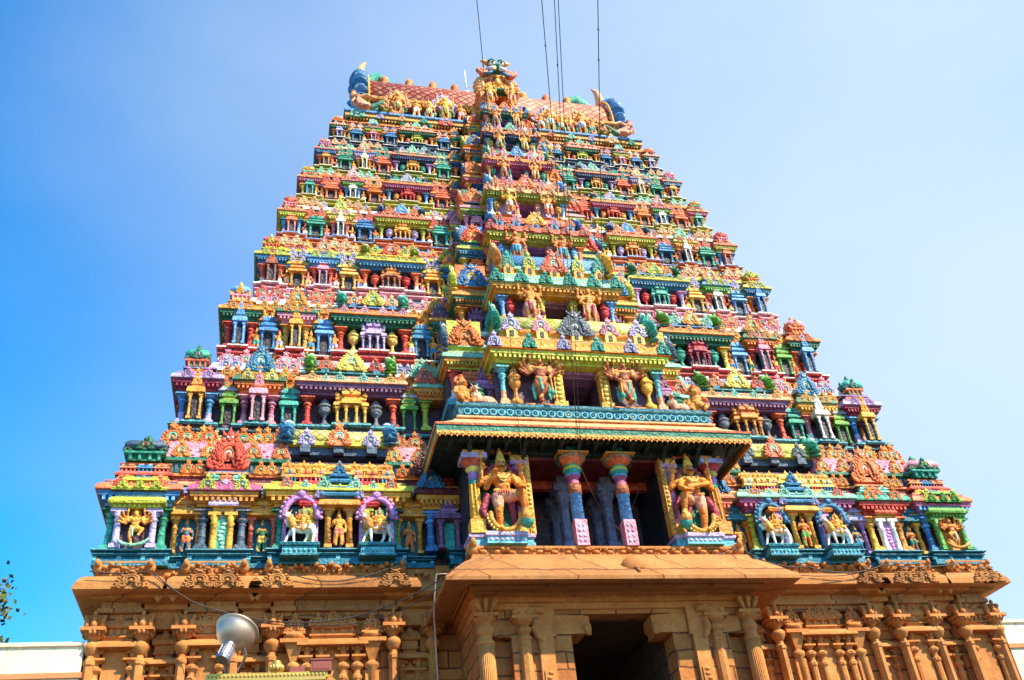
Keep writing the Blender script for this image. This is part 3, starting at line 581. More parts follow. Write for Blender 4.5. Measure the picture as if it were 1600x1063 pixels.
def niche(x, w, z, kind):
    """carved blind pavilion: w wide, its slab at height z"""
    b = MB()
    xs = (-.5,-.22,.22,.5) if kind == 'wide' else (-.5,.5)
    for q in xs: b.put(SPM,(q*w,-.06,z-3.6),(1,1,1))
    b.box(-w*.34,w*.34,.0,.2,z-3.6,z)
    b.wrap(-w*.5-.12,w*.5+.12,-.2,.25,kap(.2,z,.24,0),0)
    b.wrap(-w*.42,w*.42,-.1,.25,[(0,z+.24),(0,z+.34),(.07,z+.36),(.07,z+.41),(0,z+.43)],0)
    for i in range(5): q = (i-2)*w*.2; b.box(q-.05,q+.05,-.14,.2,z+.43,z+.62)
    b.wrap(-w*.40,w*.40,-.08,.25,[(0,z+.43),(0,z+.62),(.12,z+.64),(.15,z+.70),(.12,z+.82),(0,z+.98),(-.05,z+1.0)],0)
    kt = T_K
    if kind == 'wide':
        b.put(kt,(0,-.2,z+.58),(.62,.6,.62),0,[0,0,0])
        for q in (-.3,.3): b.put(kt,(q*w,-.2,z+.60),(.42,.5,.42),0,[0,0,0])
    elif kind == 'mid': b.put(kt,(0,-.15,z+.45),(.78,.7,.80),0,[0,0,0])
    else: b.put(kt,(0,-.18,z+.64),(.4,.5,.4),0,[0,0,0]); b.ell((0,-.15,z+.9),(.14,.1,.12),0,8,5)
    return build('niche', b, STC, stone_base, (x,.55,0))
T_K = t_kudu()
def pot_pilaster(x):
    b = MB(); b.box(-.2,.2,-.05,.2,7.5,10.2); b.lathe(0,0,[(.12,7.5),(.12,10.2),(.22,10.3),(.22,10.4),(.1,10.5)],8)
    b.lathe(0,0,[(.14,10.5),(.36,10.95),(.40,11.0)],4,ph=math.pi/4,sm=False); b.box(-.42,.42,-.34,.2,11.0,11.12); b.lathe(0,-.05,[(.22,11.12),(.34,11.22),(.30,11.3)],10); b.box(-.33,.33,-.24,.2,11.3,11.36)
    b.put(T_K,(0,-.16,11.36),(.58,.6,.52),0,[0,0,0]); return build('pot_pilaster', b, STC, stone_base, (x,.5,0))
def stone_kudu(b, x, y, z, s):
    b.put(T_K,(x,y,z),(s,s*.7,s*.95),0,[0,0,0])
CORN = [(15.5,13.72),(13.0,11.0),(10.55,6.15)]
rnd = random.Random(11)
def yali_row(b, x0, x1, y, z, h):
    """a frieze of striding beasts"""
    n = max(1, int((x1-x0)/(h*1.25))); st = (x1-x0)/n
    for i in range(n):
        x = x0+st*(i+.5); d = rnd.choice((-1,1)); k = rnd.uniform(.85,1.1)*h
        b.ell((x,y-.06,z+k*.48),(k*.38,.12,k*.22),0,8,5); b.ell((x+d*k*.42,y-.12,z+k*.68),(k*.2,.13,k*.22),0,8,5); b.ell((x+d*k*.55,y-.15,z+k*.58),(k*.1,.1,k*.1),0,6,4)
        for q in (-.3,-.12,.2,.36): b.tube([(x+q*k,y-.05,z+k*.4),(x+(q+rnd.uniform(-.12,.12))*k,y-.08,z+.02)],[k*.1,k*.06],6)
        b.tube([(x-d*k*.36,y-.05,z+k*.55),(x-d*k*.5,y-.05,z+k*.85),(x-d*k*.34,y-.05,z+k*.95)],[k*.06,k*.05,k*.03],5)
for s in (-1,1):
    for x in (15.25,13.92,12.75,11.3,10.2,6.55): link('pilaster', PILM, STC, stone_base, (s*x,.40,0), (.66,.85,1))
    link('pilaster', PILM, STC, stone_base, (s*5.3,.55,0), (.66,.85,1))
    niche(s*14.6,1.0,10.95,'dome'); niche(s*12.05,.8,10.95,'mid'); niche(s*8.4,1.5,10.9,'wide')
    for x in (9.55,7.2): pot_pilaster(s*x)
    for x,w in ((13.3,.55),(10.85,.55),(5.98,.5)): niche(s*x,w,10.55,'dome').location.y = .92
    for j,(a,c) in enumerate(CORN):
        x0,x1 = sorted((s*a,s*c)); b = MB(); yb = DEPTH if j == 0 else 1.5
        b.wrap(x0,x1,-.02,yb,[(-.40,11.80),(-.40,11.98),(-.26,12.0),(-.26,12.14),(-.34,12.16),(-.34,12.34),(-.05,12.38),(-.02,12.5)],0)
        b.wrap(x0,x1,-.02,yb,[(-.02,12.46),(.36,12.45),(.42,12.47),(.42,12.56),(.40,12.57),(.40,12.63),(.38,12.64),(.38,12.70),(.35,12.71),(.30,12.82),(.20,12.93),(.05,13.0),(-.1,13.02)],0)
        L_ = x1-x0; ks = [x0+L_*.3,x1-L_*.3] if j < 2 else [x0+.45,x0+L_*.5,x1-.45]
        if j == 0: ks = [x0+L_*.66,x1-L_*.18] if s > 0 else [x0+L_*.66]
        if j == 2: ks = [x0+.4,x1-.4]
        for q in ks: b.put(T_K,(q,-.47,12.46),(.92,.75,.58),0,[0,0,0])
        build('cornice', b, STP, stone_base)
        f = MB(); f.wrap(x0+.05,x1-.05,-.10,yb,[(0,13.0),(0,13.05),(-.06,13.06),(-.06,13.40),(.0,13.41),(.0,13.46)],0); yali_row(f,x0+.1,x1-.1,-.10,13.04,.36)
        for q in (x0+.15,x1-.15): f.ell((q,-.14,13.22),(.16,.16,.18),0,8,6); f.tube([(q,-.2,13.24),(q,-.36,13.3),(q,-.36,13.42)],[.10,.08,.04],6)
        build('animal_frieze', f, STC, stone_base)
    for x0,x1 in ((11.0,10.55),(13.0+.72,13.0),(6.15,4.4)):
        a,c = sorted((s*x0,s*x1)); b = MB(); b.wrap(a-.3,c+.3,.36,1.6,[(-.2,11.6),(-.2,12.1),(-.05,12.15),(-.05,12.3),(.35,12.38),(.42,12.46),(.40,12.6),(.30,12.8),(.14,12.9),(.14,13.43)],0); yali_row(b,a,c,.22,12.92,.34)
        for q in np.linspace(a+.15,c-.15,2): b.prism([(q-.22,12.5),(q,12.22),(q+.22,12.5)],-.05,.1)
        build('cornice', b, STC, stone_base)
# lattice window panels in the recesses beside the gateway
for s in (-1,1):
    b = MB(); b.box(-.62,.62,0,.12,8.2,10.2); b.box(-.5,.5,-.08,.02,8.2,8.32); b.box(-.56,-.44,-.08,0,8.2,10.0); b.box(.44,.56,-.08,0,8.2,10.0); b.box(-.56,.56,-.08,0,9.88,10.02)
    for i in range(-4,9):
        for d in (-1,1):
            x0 = -.4 if d > 0 else .4
            pts = []
            for t in np.linspace(0,.8,5): pts.append((x0+d*t,-.05,8.3+i*.2+t))
            pts = [p for p in pts if 8.3 <= p[2] <= 9.88]
            if len(pts) > 1: b.tube(pts,.028,4,sm=False)
    build('lattice_window', b, STC, stone_base, (s*4.85,.64,0))

# ---- the gateway porch in stone ------------------------------------------------
YP = -2.2
pb = MB()
for s in (-1,1):
    pb.box(*sorted((s*1.6,s*3.42)),YP,9.0,0,10.9); pb.box(*sorted((s*4.05,s*4.4)),YP,2.5,0,10.9); pb.box(*sorted((s*3.42,s*4.05)),YP+.35,2.5,0,10.9); pb.box(*sorted((s*3.42,s*4.05)),YP,YP+.35,10.25,10.9)
pb.box(-4.4,4.4,YP,2.5,10.9,12.6)
porch_base = build('gateway', pb, STW, tower)
m = MB(); m.box(-1.6,-1.56,YP+.75,8.95,0,10.88); m.box(1.56,1.6,YP+.75,8.95,0,10.88); m.box(-1.56,1.56,8.9,8.96,0,10.88); m.box(-1.56,1.56,YP+.5,8.9,10.84,10.88); build('passage', m, stone('passage_shade', (.075,.034,.014), (.12,.06,.028), scl=1.1), porch_base)  # dark lining: the passage's deep shade is put into the stone colour
for s in (-1,1):
    b = MB(); b.lathe(0,0,[(.31,0),(.28,10.0),(.32,10.03),(.32,10.1),(.25,10.18),(.22,10.26),(.30,10.36),(.33,10.45),(.30,10.53),(.22,10.6),(.24,10.63),(.40,10.74),(.43,10.8)],18,sm=False)
    for k in range(14): a = math.pi+k*.2417; b.tube([(math.cos(a)*.29,math.sin(a)*.29,6),(math.cos(a)*.275,math.sin(a)*.275,10.0)],.028,5)
    b.box(-.46,.46,-.4,.3,10.8,10.9); b.prism([(-.2,10.9),(.2,10.9),(.5,11.3),(-.5,11.3)],-.3,.3)
    for q in (-.3,0,.3): b.tube([(q*.6,-.3,10.92),(q,-.4,11.1),(q*1.3,-.42,11.28)],[.08,.1,.12],6)
    build('fluted_pillar', b, STC, porch_base, (s*4.18,YP+.02,0), sc=(.78,.78,1))
    b = MB(); b.lathe(0,0,[(.2,0),(.18,10.1),(.21,10.13),(.21,10.2),(.15,10.28),(.22,10.36),(.25,10.44),(.15,10.52),(.32,10.64),(.36,10.7)],8,sm=False); b.box(-.4,.4,-.3,.3,10.7,10.8); b.box(-.22,.22,-.2,.3,10.8,11.05)
    for q in (-.25,.25): b.ell((q,-.15,10.92),(.14,.1,.12),0,8,5)
    build('pilaster', b, STC, porch_base, (s*3.02,YP-.02,0))
    b = MB(); b.box(-.22,.22,-.14,.2,0,10.2); b.box(-.15,.15,-.18,-.13,0,9.2); b.box(-.3,.34,-.12,.2,10.2,11.05)
    for z in np.arange(7.6,9.2,.14): b.ell((rnd.uniform(-.05,.05),-.17,z),(.11,.05,.06),0,6,4)
    c = [(-s*q,-.13,z) for q,z in ((.0,10.95),(-.3,11.0),(-.5,10.9),(-.45,10.75),(-.25,10.7),(-.3,10.45),(-.22,10.2),(-.1,10.05))]; b.tube(c,[.12,.14,.13,.1,.12,.13,.1,.05],7)
    build('door_pilaster', b, STC, porch_base, (s*2.42,YP-.02,0))
    b = MB(); x0,x1 = sorted((s*1.15,s*2.1)); b.box(x0,x1,YP-.03,YP+.9,10.3,10.86); b.prism([(s*1.15,10.32),(s*.98,10.5),(s*1.0,10.84),(s*1.15,10.84)] if s > 0 else [(-1.15,10.84),(-1.0,10.84),(-.98,10.5),(-1.15,10.32)],YP-.03,YP+.7)
    for q in (1.06,1.12): b.tube([(s*q,YP,10.55),(s*(q-.03),YP-.05,10.25)],[.12,.05],6)
    build('bracket', b, STC, porch_base)
b = MB()
b.wrap(-4.35,4.35,YP,2.0,[(.0,11.02),(.08,11.04),(.08,11.22),(.16,11.24),(.16,11.44),(.28,11.46),(.28,11.62),(.4,11.5),(.4,11.6)],0)
build('beam', b, STC, porch_base)
b = MB()
b.wrap(-4.07,4.07,YP,1.2,[(.2,11.70),(1.40,11.42),(1.46,11.43),(1.46,11.54),(1.40,11.60),(1.25,11.76),(1.0,12.02),(.72,12.28),(.5,12.44),(.42,12.62),(.1,12.66)],0,False)
b.wrap(-4.2,4.2,YP-.25,1.0,[(.2,11.5),(.42,11.47),(.46,11.52),(.46,11.6)],0)
b.lathe(0,0,[(.01,0)],3) if False else b.ell((.35,YP-.98,12.0),(.42,.2,.34),0,14,8)
b.tube([(.35,YP-1.15,11.86),(.35,YP-1.36,11.7)],[.1,.04],6)
build('eave', b, STP, porch_base)
b = MB(); b.wrap(-4.38,4.38,YP+.06,1.0,[(0,12.62),(0,12.70),(-.04,12.71),(-.04,13.0),(.04,13.01),(.04,13.09)],0); yali_row(b,-4.3,4.3,YP+.06,12.69,.36)
for q in (-4.4,4.4): b.ell((q,YP-.02,12.95),(.22,.2,.22),0,8,6); b.tube([(q,YP-.1,13.0),(q,YP-.26,13.1),(q,YP-.24,13.24)],[.13,.1,.04],6)
build('animal_frieze', b, STC, porch_base)

# ---- the painted upper porch ------------------------------------------------------
porch = MB()
porch.box(-4.3,4.3,YP+.12,3.8,12.9,13.09,0)
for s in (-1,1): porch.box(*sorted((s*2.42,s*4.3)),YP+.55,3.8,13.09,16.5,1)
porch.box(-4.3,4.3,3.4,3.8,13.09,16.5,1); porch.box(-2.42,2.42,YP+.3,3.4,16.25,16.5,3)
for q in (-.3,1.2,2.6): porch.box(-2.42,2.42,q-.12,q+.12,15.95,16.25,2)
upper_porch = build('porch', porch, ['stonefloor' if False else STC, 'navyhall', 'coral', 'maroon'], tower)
for y in (-.6,.6,1.8):
    for x in (-.78,.78) if y < 1 else (-1.5,-.5,.5,1.5):
        b = MB(); b.box(-.21,.21,-.21,.21,0,.75); b.lathe(0,0,[(.19,.75),(.17,.9),(.16,2.0),(.22,2.1),(.18,2.2),(.3,2.5),(.3,2.6)],8,sm=False); b.box(-.34,.34,-.28,.28,2.6,2.86); b.box(-.2,.2,-.2,.2,2.86,3.16)
        build('inner_pillar', b, 'hall', upper_porch, (x,y,13.09))
for s in (-1,1):
    b = MB(); b.lathe(0,0,[(.24,.88,1),(.23,1.8,1),(.28,1.81,2),(.27,2.15,2),(.21,2.17,3),(.24,2.26,3),(.19,2.32,3),(.24,2.42,3),(.29,2.46,1),(.31,2.52,4),(.27,2.57,4),(.37,2.66,5),(.36,2.76,5),(.26,2.82,4),(.30,2.86,6),(.50,3.0,6),(.56,3.1,6),(.54,3.18,6)],16)
    b.box(-.24,.24,-.24,.24,0,.88,0)
    for z in (.15,.32,.5,.68):
        for q in (-.1,.08): b.ell((q,-.245,z),(.07,.03,.06),7,6,4)
    for k in range(16): a = k*math.pi/8; b.ell((math.cos(a)*.55,math.sin(a)*.55,3.1),(.05,.05,.07),4,6,4)
    b.box(-.62,.62,-.5,.5,3.18,3.24,8)
    for k in range(16): q = -.58+k*.0773; b.box(q-.02,q+.03,-.54,-.49,3.17,3.23,8)
    b.box(-.2,.2,-.3,.3,3.24,3.5,4)
    build('pillar', b, ['pink','sky','rust','magenta','turq','lime','coral','lav','gold'], upper_porch, (s*.82,YP+.14,13.09), sc=(.84,.84,1))
    # pedestal and guardian's frame
    b = MB(); x0,x1 = sorted((s*2.38,s*4.42)); b.wrap(x0,x1,YP+.05,YP+.9,[(.02,13.10,1),(.02,13.22,0),(-.02,13.23,1),(-.02,13.36,0),(.04,13.38,0),(.05,13.46,0),(0,13.5,0)],0)
    xc = s*3.3; b.wrap(xc-.62,xc+.62,YP-.12,YP+.3,[(.03,13.11,1),(.0,13.16,1),(.0,13.34,0),(.06,13.37,0),(.06,13.46,0),(0,13.52,0)],0)
    for q in np.linspace(-.5,.5,7): b.ell((xc+q,YP-.12,13.25),(.07,.03,.06),0,6,4)
    build('pedestal', b, ['lav','aqua'], upper_porch)
    b = MB(); b.box(s*3.3-.95,s*3.3+.95,YP+.45,YP+.56,13.5,16.3,0); build('niche_panel', b, 'green', upper_porch)
    b = MB(); b.box(-.24,.24,-.24,.24,13.5,13.95,0)
    b.lathe(0,0,[(.21,13.95,0),(.17,14.1,0),(.15,15.2,0),(.18,15.22,1),(.18,15.34,1),(.14,15.4,2),(.2,15.55,2),(.14,15.62,2),(.16,15.66,3),(.26,15.78,3),(.2,15.84,4),(.36,15.98,4),(.38,16.06,4)],12); b.box(-.42,.42,-.36,.36,16.06,16.24,5); b.box(-.36,.36,-.3,.3,16.24,16.36,0)
    for k in range(8): a = k*math.pi/4; b.tube([(math.cos(a)*.17,math.sin(a)*.17,14.1),(math.cos(a)*.155,math.sin(a)*.155,15.2)],.03,5,0)
    build('column', b, ['gold','turq','lilac','yellow','red','lav'], upper_porch, (s*4.15,YP+.2,0))
    b = MB(); b.box(-.2,.2,-.2,.2,13.5,13.9,1); b.lathe(0,0,[(.16,13.9,0),(.15,15.4,0),(.2,15.5,0),(.14,15.6,0),(.25,15.85,0),(.27,15.95,0)],10); b.box(-.3,.3,-.26,.26,15.95,16.1,0); b.box(-.28,.28,-.24,.24,16.1,16.3,1)
    build('column', b, ['lilac','gold'], upper_porch, (s*2.62,YP+.3,0))
    b = MB(); b.box(-.09,.09,-.06,.3,13.5,16.3,0)
    for z in np.arange(13.6,16.2,.16): b.ell((0,-.08,z),(.06,.03,.05),1,6,4)
    build('beaded_strip', b, ['gold','yellow'], upper_porch, (s*2.38,YP+.12,0))
# painted eave over the porch
b = MB()
b.box(-4.4,4.4,YP+.1,2.4,16.36,16.72,0)
b.wrap(-5.15,5.15,-2.72,1.6,[(.0,16.62,0),(.3,16.62,1),(.31,16.84,1),(.34,16.85,2),(.36,16.92,2),(.3,16.93,3),(.0,17.14,3),(-.34,17.40,3),(-.5,17.58,3),(-.6,17.60,3)],3)
for q in np.linspace(-4.9,4.9,17):
    b.tube([(q,-2.85,16.56),(q,-2.5,16.5),(q,-2.1,16.2),(q,-2.0,15.95)] if abs(abs(q)-2.5) < .35 or abs(abs(q)-.9) < .35 or abs(abs(q)-4.0) < .35 else [(q,-2.85,16.58),(q,-2.4,16.54),(q,-2.1,16.46)],.09,6,0)
for q in np.linspace(-5.1,5.1,44): b.box(q-.05,q+.05,-2.86,-2.6,16.5,16.6,4)
build('eave', b, ['deepgreen','green','salmon','peach','deepgreen'], upper_porch)
b = MB()
for k,(xa,xb) in enumerate(((-5.46,5.46),)):
    b.box(xa,xb,-3.04,-2.96,16.58,16.64,0); n = 58
    for i in range(n):
        q = xa+(xb-xa)*(i+.5)/n; w = (xb-xa)/n*.5
        b.prism([(q-w,16.58),(q-w*.9,16.48),(q-w*.45,16.50),(q,16.42),(q+w*.45,16.50),(q+w*.9,16.48),(q+w,16.58)],-3.04,-2.99,0)
        b.ell((q,-3.05,16.55),(w*.5,.02,.04),1,6,4)
    for s in (-1,1):
        b.box(*sorted((s*5.46,s*5.40)),-2.96,1.5,16.44,16.64,0)
build('fringe', b, ['gold','yellow'], upper_porch)
b = MB(); b.wrap(-4.55,4.55,-2.25,1.0,[(.08,17.58,2),(.08,17.64,2),(0,17.66,0),(0,18.04,1),(.07,18.06,0),(.08,18.16,0),(.02,18.2,0)],0)
n = 30
for i in range(n):
    q = -4.4+8.8*(i+.5)/n; b.tube([(q+math.cos(a)*.11,-2.26,17.84+math.sin(a)*.11) for a in np.linspace(0,6.28,12)[:-1]],.032,5,1,True); b.ell((q,-2.25,17.84),(.045,.05,.045),2 if i in (12,20,21) else 0,6,4)
    b.tube([(q-.14,-2.25,17.7),(q,-2.26,17.98),(q+.14,-2.25,17.7)],.025,5,0)
build('ring_frieze', b, ['teal','aqua','peach'], upper_porch)

# ------------------------------------------------------------------ painted tiers
ORD = ['first','second','third','fourth','fifth','sixth','seventh','eighth','ninth']
def lerp(a, b, t): return a+(b-a)*t
LAY = {1: dict(K=(.984,.886), r1=(.862,.839,.816), N=(.808,.731), r2=(.712,.690,.668), S=(.654,.417), r3=(.405,.385,.362), X=.339),
       2: dict(K=(.980,.916), r1=(.893,.868,.845), N=(.830,.763), r2=(.745,.720,.695), S=(.673,.452), r3=(.432,.410,.388), X=.366),
       3: dict(K=(.985,.922), r1=(.903,.869,.835), N=(.816,.758), r2=(.740,.700,.669), S=(.650,.449), r3=(.429,.397,.360), X=.336),
       4: dict(K=(.987,.927), r1=(.904,.866,.828), N=(.804,.748), r2=(.728,.683,.645), S=(.624,.435), r3=(.412,.372,.332), X=.308),
       5: dict(K=(.990,.932), r1=(.906,.863,.820), N=(.792,.738), r2=(.715,.665,.621), S=(.597,.422), r3=(.395,.347,.304), X=.279)}
def P(s): return s.split()
# K: column foot shrine dentil kapota gable house dome | R: shrine kapota gable neck gable2 | N: column shrine dentil kapota gable neck biggable
# S: column pot shrine dentil kapota gable neck lattice_a lattice_b fin biggable smallgable | X: column shrine dentil kapota
PT = {
 1: dict(led='teal', lip='aqua', wall='plum', K=P('turq turq lime blue salmon salmon orange slate'), R=P('gold gold orange green orange'), R2=P('salmon gold orange green orange'), N=P('slate lav gold magenta lime lav blue red'),
        S=P('turq grey gold gold lime salmon slate yellow olive blue coral lav'), X=P('blue purple gold maroon')),
 2: dict(led='deepteal', lip='aqua', wall='plum', K=P('blue lav gold crimson lav lilac salmon turq'), R=P('leaf lav orange olive lav'), R2=P('turq orange orange olive pink'), N=P('magenta pink orange green yellow gold blue lav'),
        S=P('red orange grey gold purple peach gold teal lav grey leaf yellow coral') , X=P('lime salmon gold mint')),
 3: dict(led='red', lip='white', wall='wslate', K=P('red red sky green gold orange pink sky'), R=P('blue orange gold olive pink'), R2=P('sky orange gold blue salmon'), N=P('yellow gold pink green orange gold gold gold'),
        S=P('red red yellow lav green gold salmon blue coral brown turq lime peach'), X=P('orange purple green gold')),
 4: dict(led='pink', lip='white', wall='wslate', K=P('salmon white rust blue lime lime coral salmon'), R=P('gold lime lav green salmon'), R2=P('yellow lime lav green peach'), N=P('salmon pink sky blue lime lime peach salmon'),
        S=P('salmon white red rust blue lime lime gold lime olive olive red lime'), X=P('blue orange teal lime')),
 5: dict(led='salmon', lip='sky', wall='wplum', K=P('sky white salmon lime salmon peach pink red'), R=P('turq salmon salmon green peach'), R2=P('blue pink salmon green orange'), N=P('pink white yellow lime pink peach lime lime'),
        S=P('lime white lav gold lime salmon peach salmon orange salmon navy sky orange'), X=P('green pink lime pink')),
 6: dict(led='lime', lip='cream', wall='wplum', K=P('yellow white turq magenta orange peach mint lime'), R=P('salmon orange salmon navy salmon'), R2=P('orange orange peach navy pink'), N=P('sky white leaf magenta orange peach pink pink'),
        S=P('blue white gold red magenta orange mint mint teal green slate lav turq'), X=P('salmon navy magenta gold')),
 7: dict(led='olive', lip='cream', wall='wplum', K=P('salmon pink gold blue salmon mint lilac pink'), R=P('turq peach turq maroon mint'), R2=P('salmon salmon turq maroon turq'), N=P('gold cream lav blue salmon mint peach peach'),
        S=P('sky white turq gold navy salmon turq peach mint green grey mint lav'), X=P('gold green navy orange')),
 8: dict(led='navy', lip='white', wall='wplum', K=P('gold peach lav green orange white salmon peach'), R=P('blue orange white orange lav'), R2=P('blue orange lav orange white'), N=P('salmon pink lime green orange lav mint mint'),
        S=P('gold peach salmon lime green orange white orange peach orange turq mint white'), X=P('yellow slate green orange')),
}
PT[2]['S'] = P('red grey gold purple peach gold teal lav grey leaf yellow coral')
PT[3]['S'] = P('red yellow lav green orange pink blue coral brown turq lime peach')
PT[4]['S'] = P('salmon red rust blue lime lime gold lime olive olive red lime')
PT[5]['S'] = P('lime lav gold lime salmon peach salmon orange salmon navy sky orange')
PT[6]['S'] = P('sky gold red magenta orange peach mint teal green slate lav turq')
PT[7]['S'] = P('lav turq gold navy salmon turq peach mint green grey mint lav')
PT[8]['S'] = P('gold salmon lime green orange white orange peach orange turq mint white')
PTR = {1: dict(PT[1], K=P('blue blue leaf magenta salmon lime orange pink'), N=P('gold white red turq orange red blue coral'), S=P('lime lav gold magenta mint coral slate olive lime turq salmon grey'), R=P('orange teal salmon green orange'), R2=P('lilac lav orange green orange'), X=P('gold lilac salmon salmon')),
       2: dict(PT[2], K=P('blue lav gold crimson lav lilac coral turq'), N=P('pink white gold green gold gold blue gold')),
       3: dict(PT[3], K=P('red coral sky green orange orange salmon pink'), N=P('crimson pink orange green orange gold gold lav'), S=P('yellow turq crimson green orange gold blue lav slate leaf gold mint'), R=P('leaf orange gold blue pink')),
       4: dict(PT[4], K=P('orange gold sky blue lime lime coral olive'), N=P('salmon white leaf blue lime lime peach lav'), S=P('lav red turq blue lime lime blue coral brown green lime orange'), R=P('sky lime lav green salmon')),
       5: dict(PT[5], N=P('pink white gold lime salmon peach mint red')), 6: PT[6], 7: PT[7], 8: PT[8]}
# centre bay of each tier: y of its front, z at the statues' feet, z of its cornice top, half width
CEN = {2: (-2.25,18.22,20.75,3.1), 3: (-.9,22.66,24.80,2.42), 4: (.6,26.9,28.85,2.05), 5: (1.2,30.25,31.72,1.82), 6: (1.9,33.15,34.45,1.55), 7: (2.5,35.75,36.96,1.3), 8: (3.0,38.0,39.25,1.12), 9: (3.4,40.05,41.7,.98)}
PC = {2: P('aqua gold gold lime orange lav turq yellow gold'), 3: P('sky red lime gold mint turq grey olive gold'), 4: P('salmon sky pink lime salmon salmon coral sky blue'), 5: P('sky gold pink olive peach peach gold salmon coral'),
      6: P('gold turq sky magenta orange peach coral turq pink'), 7: P('mint gold turq navy salmon peach sky slate orange'), 8: P('salmon peach sky green orange sky mint orange peach'), 9: P('salmon peach blue green gold gold coral gold gold')}
SKINS = ['skin','gold','flesh','orange','yellow','rust']; CLOTHS = ['blue','lav','white','green','red','pink','turq','yellow','leaf']
PLK = {2: P('orange peach'), 3: P('pink gold'), 4: P('salmon pink'), 5: P('peach gold'), 6: P('peach lav'), 7: P('mint peach'), 8: P('peach mint')}
CN = dict(turq='turquoise', lav='lavender', leaf='green', mint='pale green', coral='orange', sky='pale blue', plum='purple', skin='orange', peach='peach', rust='brown', flesh='peach', lime='lime', aqua='pale blue', navy='dark blue')
def cn(c): return CN.get(c, c)

CAPC = dict(blue='sky',red='coral',yellow='gold',turq='green',salmon='coral',magenta='pink',gold='orange',sky='blue',lav='lilac',pink='salmon',lime='olive',crimson='red',green='turq',orange='gold',peach='salmon',leaf='lime',grey='slate',slate='grey',purple='lilac',rust='orange')
def alt(c): return CAPC.get(c,c)
def entab(b, x0, x1, yf, yb, za, zb, zc, ov):
    h = zb-za
    b.wrap(x0,x1,yf,yb,[(0,za,2),(0,za+h*.22,0),(ov*.22,za+h*.26,0),(ov*.25,za+h*.58,0),(ov*.68,za+h*.64,0),(ov*.74,zb,0)],0)
    st = ov*.55; n = max(2, int((x1-x0+ov)/st))
    for i in range(n):
        q = x0-ov*.4+(x1-x0+ov*.8)*(i+.5)/n; b.box(q-st*.26,q+st*.26,yf-ov*.62,yf-ov*.2,za+h*.30,za+h*.63,2)
    b.wrap(x0,x1,yf,yb,kap(ov,zb,zc-zb,1),1)
    b.wrap(x0,x1,yf,yb,[(ov*.30,zc-.01,0),(ov*.34,zc+(zc-zb)*.08,1),(ov*.34,zc+(zc-zb)*.2,1),(ov*.1,zc+(zc-zb)*.24,1)],1)
    n = max(2, int((x1-x0)/(ov*.8)))
    for i in range(n): q = x0+(x1-x0)*(i+.5)/n; b.ell((q,yf-ov*.84,zb+(zc-zb)*.55),(ov*.16,ov*.12,(zc-zb)*.26),1,6,4)
def dentrow(b, x0, x1, y, z0, z1, st, m):
    n = max(2, int((x1-x0)/st))
    for i in range(n): q = x0+(x1-x0)*(i+.5)/n; b.box(q-st*.27,q+st*.27,y-.05,y+.1,z0,z1,m)
def fig_thing(kind, name, x, y, z, h, mats, label, cat='statue', group=None, rz=0, mirror=False):
    o = link(name, F[kind], mats, None, (x,y,z), (-h if mirror else h, h, h), rz); return tag(o, label, cat, group)

